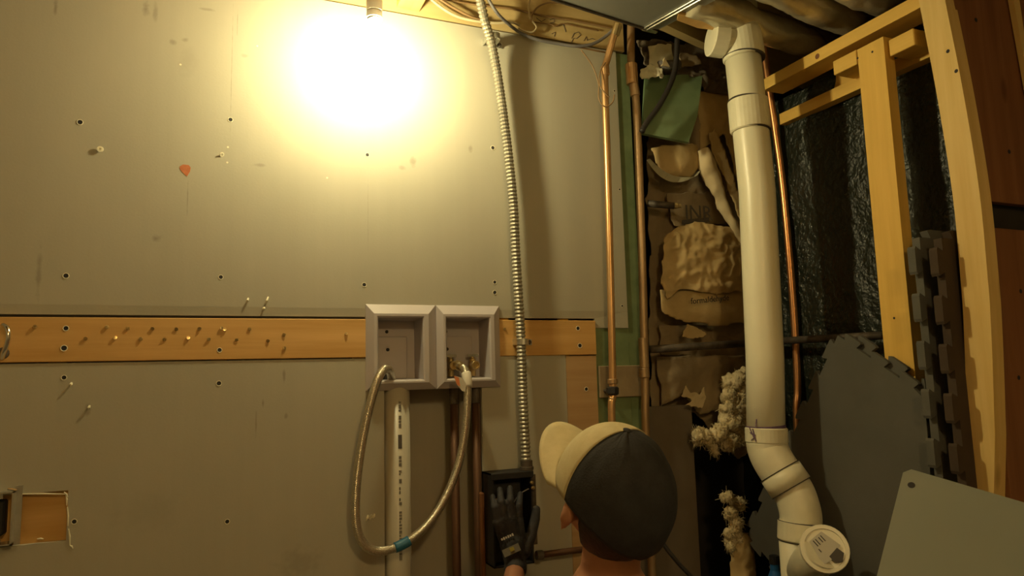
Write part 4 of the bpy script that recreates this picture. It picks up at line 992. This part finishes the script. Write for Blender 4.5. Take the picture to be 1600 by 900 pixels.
# clothes
gl = skinmesh('work_glove', hand_bones(1.16)+[(WR+(EL-WR).normalized()*.012, WR, .0325, .031)], M_glove, per, .0032, 4)
sh = skinmesh('shirt', [(CH, CH, .157, .157, (*trs,1.12,.76,1.02)), (CH, BEL, .138, .134, (*trs,1.14,.83,1)), (BEL, PEL+V((0,0,.05)), .134, .152, (*trs,1.15,.86,.8)),
         (CH+V((0,0,.06)), SLf, .09, .068), (CH+V((0,0,.06)), SRt, .09, .068), (NK+V((0,0,-.045)), SLf, .056, .056), (NK+V((0,0,-.045)), SRt+V((0,0,.012)), .064, .058),
         (SLf, SLf.lerp(EL,.62), .064, .06), (SRt, SRt.lerp(ELr,.62), .064, .06)], M_shirt, per, .008, 4)
skinmesh('jeans', [(PEL+V((0,0,.0)), PEL, .16, .16, (*trs,1.15,.88,.82)), (PEL+lf*.09, KL, .095, .066), (PEL-lf*.09, KR, .095, .066), (KL, AL, .064, .05), (KR, AR, .064, .05)], M_jeans, per, .009, 4)
for A in (AL, AR): skinmesh('boot', [(A+fh*.02, A-fh*.02, .05, .05), (A, A-fh*.13+V((0,0,-.025)), .046, .036)], M_boot, per, .008, 3)
for s in (1,-1):
    c = H(.078,.031*s,-.012); bm = NB(); bmesh.ops.create_icosphere(bm, subdivisions=3, radius=.0125); bmesh.ops.translate(bm, verts=bm.verts, vec=c); obj('eye', bm, M_wht, per, smooth=True)
# hair: shell over the back and sides
def shell(rf, rl_, ru, keep, c=HC, n1=40, n2=24, wob=0, seed=0):
    bm = NB(); g = {}
    for i in range(n1):
        for j in range(n2+1):
            a = 2*math.pi*i/n1; t = math.pi*j/n2
            k = 1+(wob*fnz((math.cos(a)*math.sin(t)*2,math.sin(a)*math.sin(t)*2,math.cos(t)*2),2.2,seed) if wob else 0)
            g[i,j] = (c+hf*(rf*math.sin(t)*math.cos(a)*k)+lh*(rl_*math.sin(t)*math.sin(a)*k)+hu*(ru*math.cos(t)*k))
    vv = {}
    def v(i, j):
        i %= n1
        if j == 0: i = 0
        if j == n2: i = 0
        if (i,j) not in vv: vv[i,j] = bm.verts.new(g[i,j])
        return vv[i,j]
    for i in range(n1):
        for j in range(n2):
            a = 2*math.pi*(i+.5)/n1; t = math.pi*(j+.5)/n2
            a = (a+math.pi)%(2*math.pi)-math.pi
            if not keep(a, t): continue
            q4 = [v(i,j), v(i+1,j), v(i+1,j+1), v(i,j+1)]; q4 = [x for k_, x in enumerate(q4) if x not in q4[:k_]]
            if len(q4) >= 3: bm.faces.new(q4)
    return bm
bm = shell(.100,.084,.122, lambda a,t: abs(a) > 1.75 and t < 2.45 or (abs(a) > 1.3 and t < 1.6))
bmesh.ops.recalc_face_normals(bm, faces=bm.faces)
for v in bm.verts: v.co += V((fnz(v.co,40,1),fnz(v.co,40,2),0))*.004
hr = obj('hair', bm, M_hair, per, smooth=True); md = hr.modifiers.new('thick','SOLIDIFY'); md.thickness = .008; md.offset = 0
# cap
capo = thing('cap_placeholder', HC) if False else None
CF, CL_, CU = .120, .100, .128
AS = 1.42                                   # seam between tan front and dark back
def gore(a0, a1, tfun, kf, na, nt_, wob=0):
    bm = NB(); top = bm.verts.new(H(0,0,CU*kf)); R_ = []
    for i in range(na+1):
        a = a0+(a1-a0)*i/na; row = []
        for j in range(1, nt_+1):
            t = tfun(a)*j/nt_; k = kf
            if wob: k += wob*(.5*fnz((math.cos(a)*1.5,math.sin(a)*1.5,t*.5),2.6,4)+.35*math.cos(a*11+t*1.5)*math.sin(t)*math.exp(-((a-2.1)/.9)**2)*(1.2-.5*t))
            row.append(bm.verts.new(H(CF*math.sin(t)*math.cos(a)*k, CL_*math.sin(t)*math.sin(a)*k, CU*math.cos(t)*k)))
        R_.append(row)
    for i in range(na):
        bm.faces.new((top, R_[i][0], R_[i+1][0]))
        for j in range(nt_-1): bm.faces.new((R_[i][j], R_[i][j+1], R_[i+1][j+1], R_[i+1][j]))
    return bm
cpo = obj('cap', gore(AS, 2*math.pi-AS, lambda a: 1.86-.20*math.cos(a)-.28*math.sin(a)**2, 1.0, 60, 26, .03), M_capd, per, smooth=True); tag(cpo, 'dark cap with tan front and brim'); md = cpo.modifiers.new('thick','SOLIDIFY'); md.thickness = .003; md.offset = 0
fo = obj('front_panel', gore(-AS-.03, AS+.03, lambda a: 1.56, 1.015, 40, 20), M_tan, cpo, smooth=True); md = fo.modifiers.new('thick','SOLIDIFY'); md.thickness = .003; md.offset = 0
# brim: curved plate
bm = NB(); rows = []
for j in range(7):
    t = j/6; row = []
    for i in range(25):
        a = -1.18+2.36*i/24; base = (CF*.99*math.cos(a), CL_*1.0*math.sin(a)); ext = .086*math.cos(a/1.18*1.35)**.6*t
        f_ = base[0]+ext; l_ = base[1]*(1+.02*t); row.append(bm.verts.new(H(f_, l_, .030+.010*t-.55*(l_*l_)/.1*(.6+.4*t))))
    rows.append(row)
for j in range(6):
    for i in range(24): bm.faces.new((rows[j][i],rows[j][i+1],rows[j+1][i+1],rows[j+1][i]))
br = obj('brim', bm, M_tan, cpo, smooth=True); md = br.modifiers.new('thick','SOLIDIFY'); md.thickness = .004
p = H(0,0,CU*1.005); obj('button', rod(p-hu*.002, p+hu, [(0,.008),(.005,.007),(.007,.003)], 12), M_capd, cpo)
for l_ in (.055,-.055):
    a = math.atan2(l_/CL_, .75); p = H(CF*1.012*math.sin(.75)*math.cos(a), CL_*1.014*math.sin(.75)*math.sin(a), CU*1.012*math.cos(.75)); d = (p-HC).normalized()
    obj('eyelet', rod(p-d*.001, p+d, [(0,.0045),(.0015,.004),(.0016,.002)], 10), M_inkg, cpo)
# glove details
gd = (CP-PALM).normalized(); gr = (WR-PALM).normalized()*-1; gx = gr.cross(gd).normalized(); 
if gx.dot(rt) < 0: gx = -gx
def gq(cx_, cy_, w_, h_, m, name, lift=.0345, par=gl, rotd=12):
    r_ = math.radians(rotd); X = gx*math.cos(r_)+gr*math.sin(r_); Y = gr*math.cos(r_)-gx*math.sin(r_)
    bm = NB(); add_obox(bm, PALM+gd*lift+gx*cx_+gr*cy_, X*w_, Y*h_, gd*.0015); return obj(name, bm, m, par)
pt_ = gq(-.004,-.012,.024,.010,M_gpatch,'wrist_patch')
gq(-.002,-.010,.006,.005,M_yel,'emblem',.0368)
for i in range(6): gq(-.024+.0062*i,.020+.0013*i,.0022,.0035 if i%2 else .0028,M_wht,'lettering',.0335)
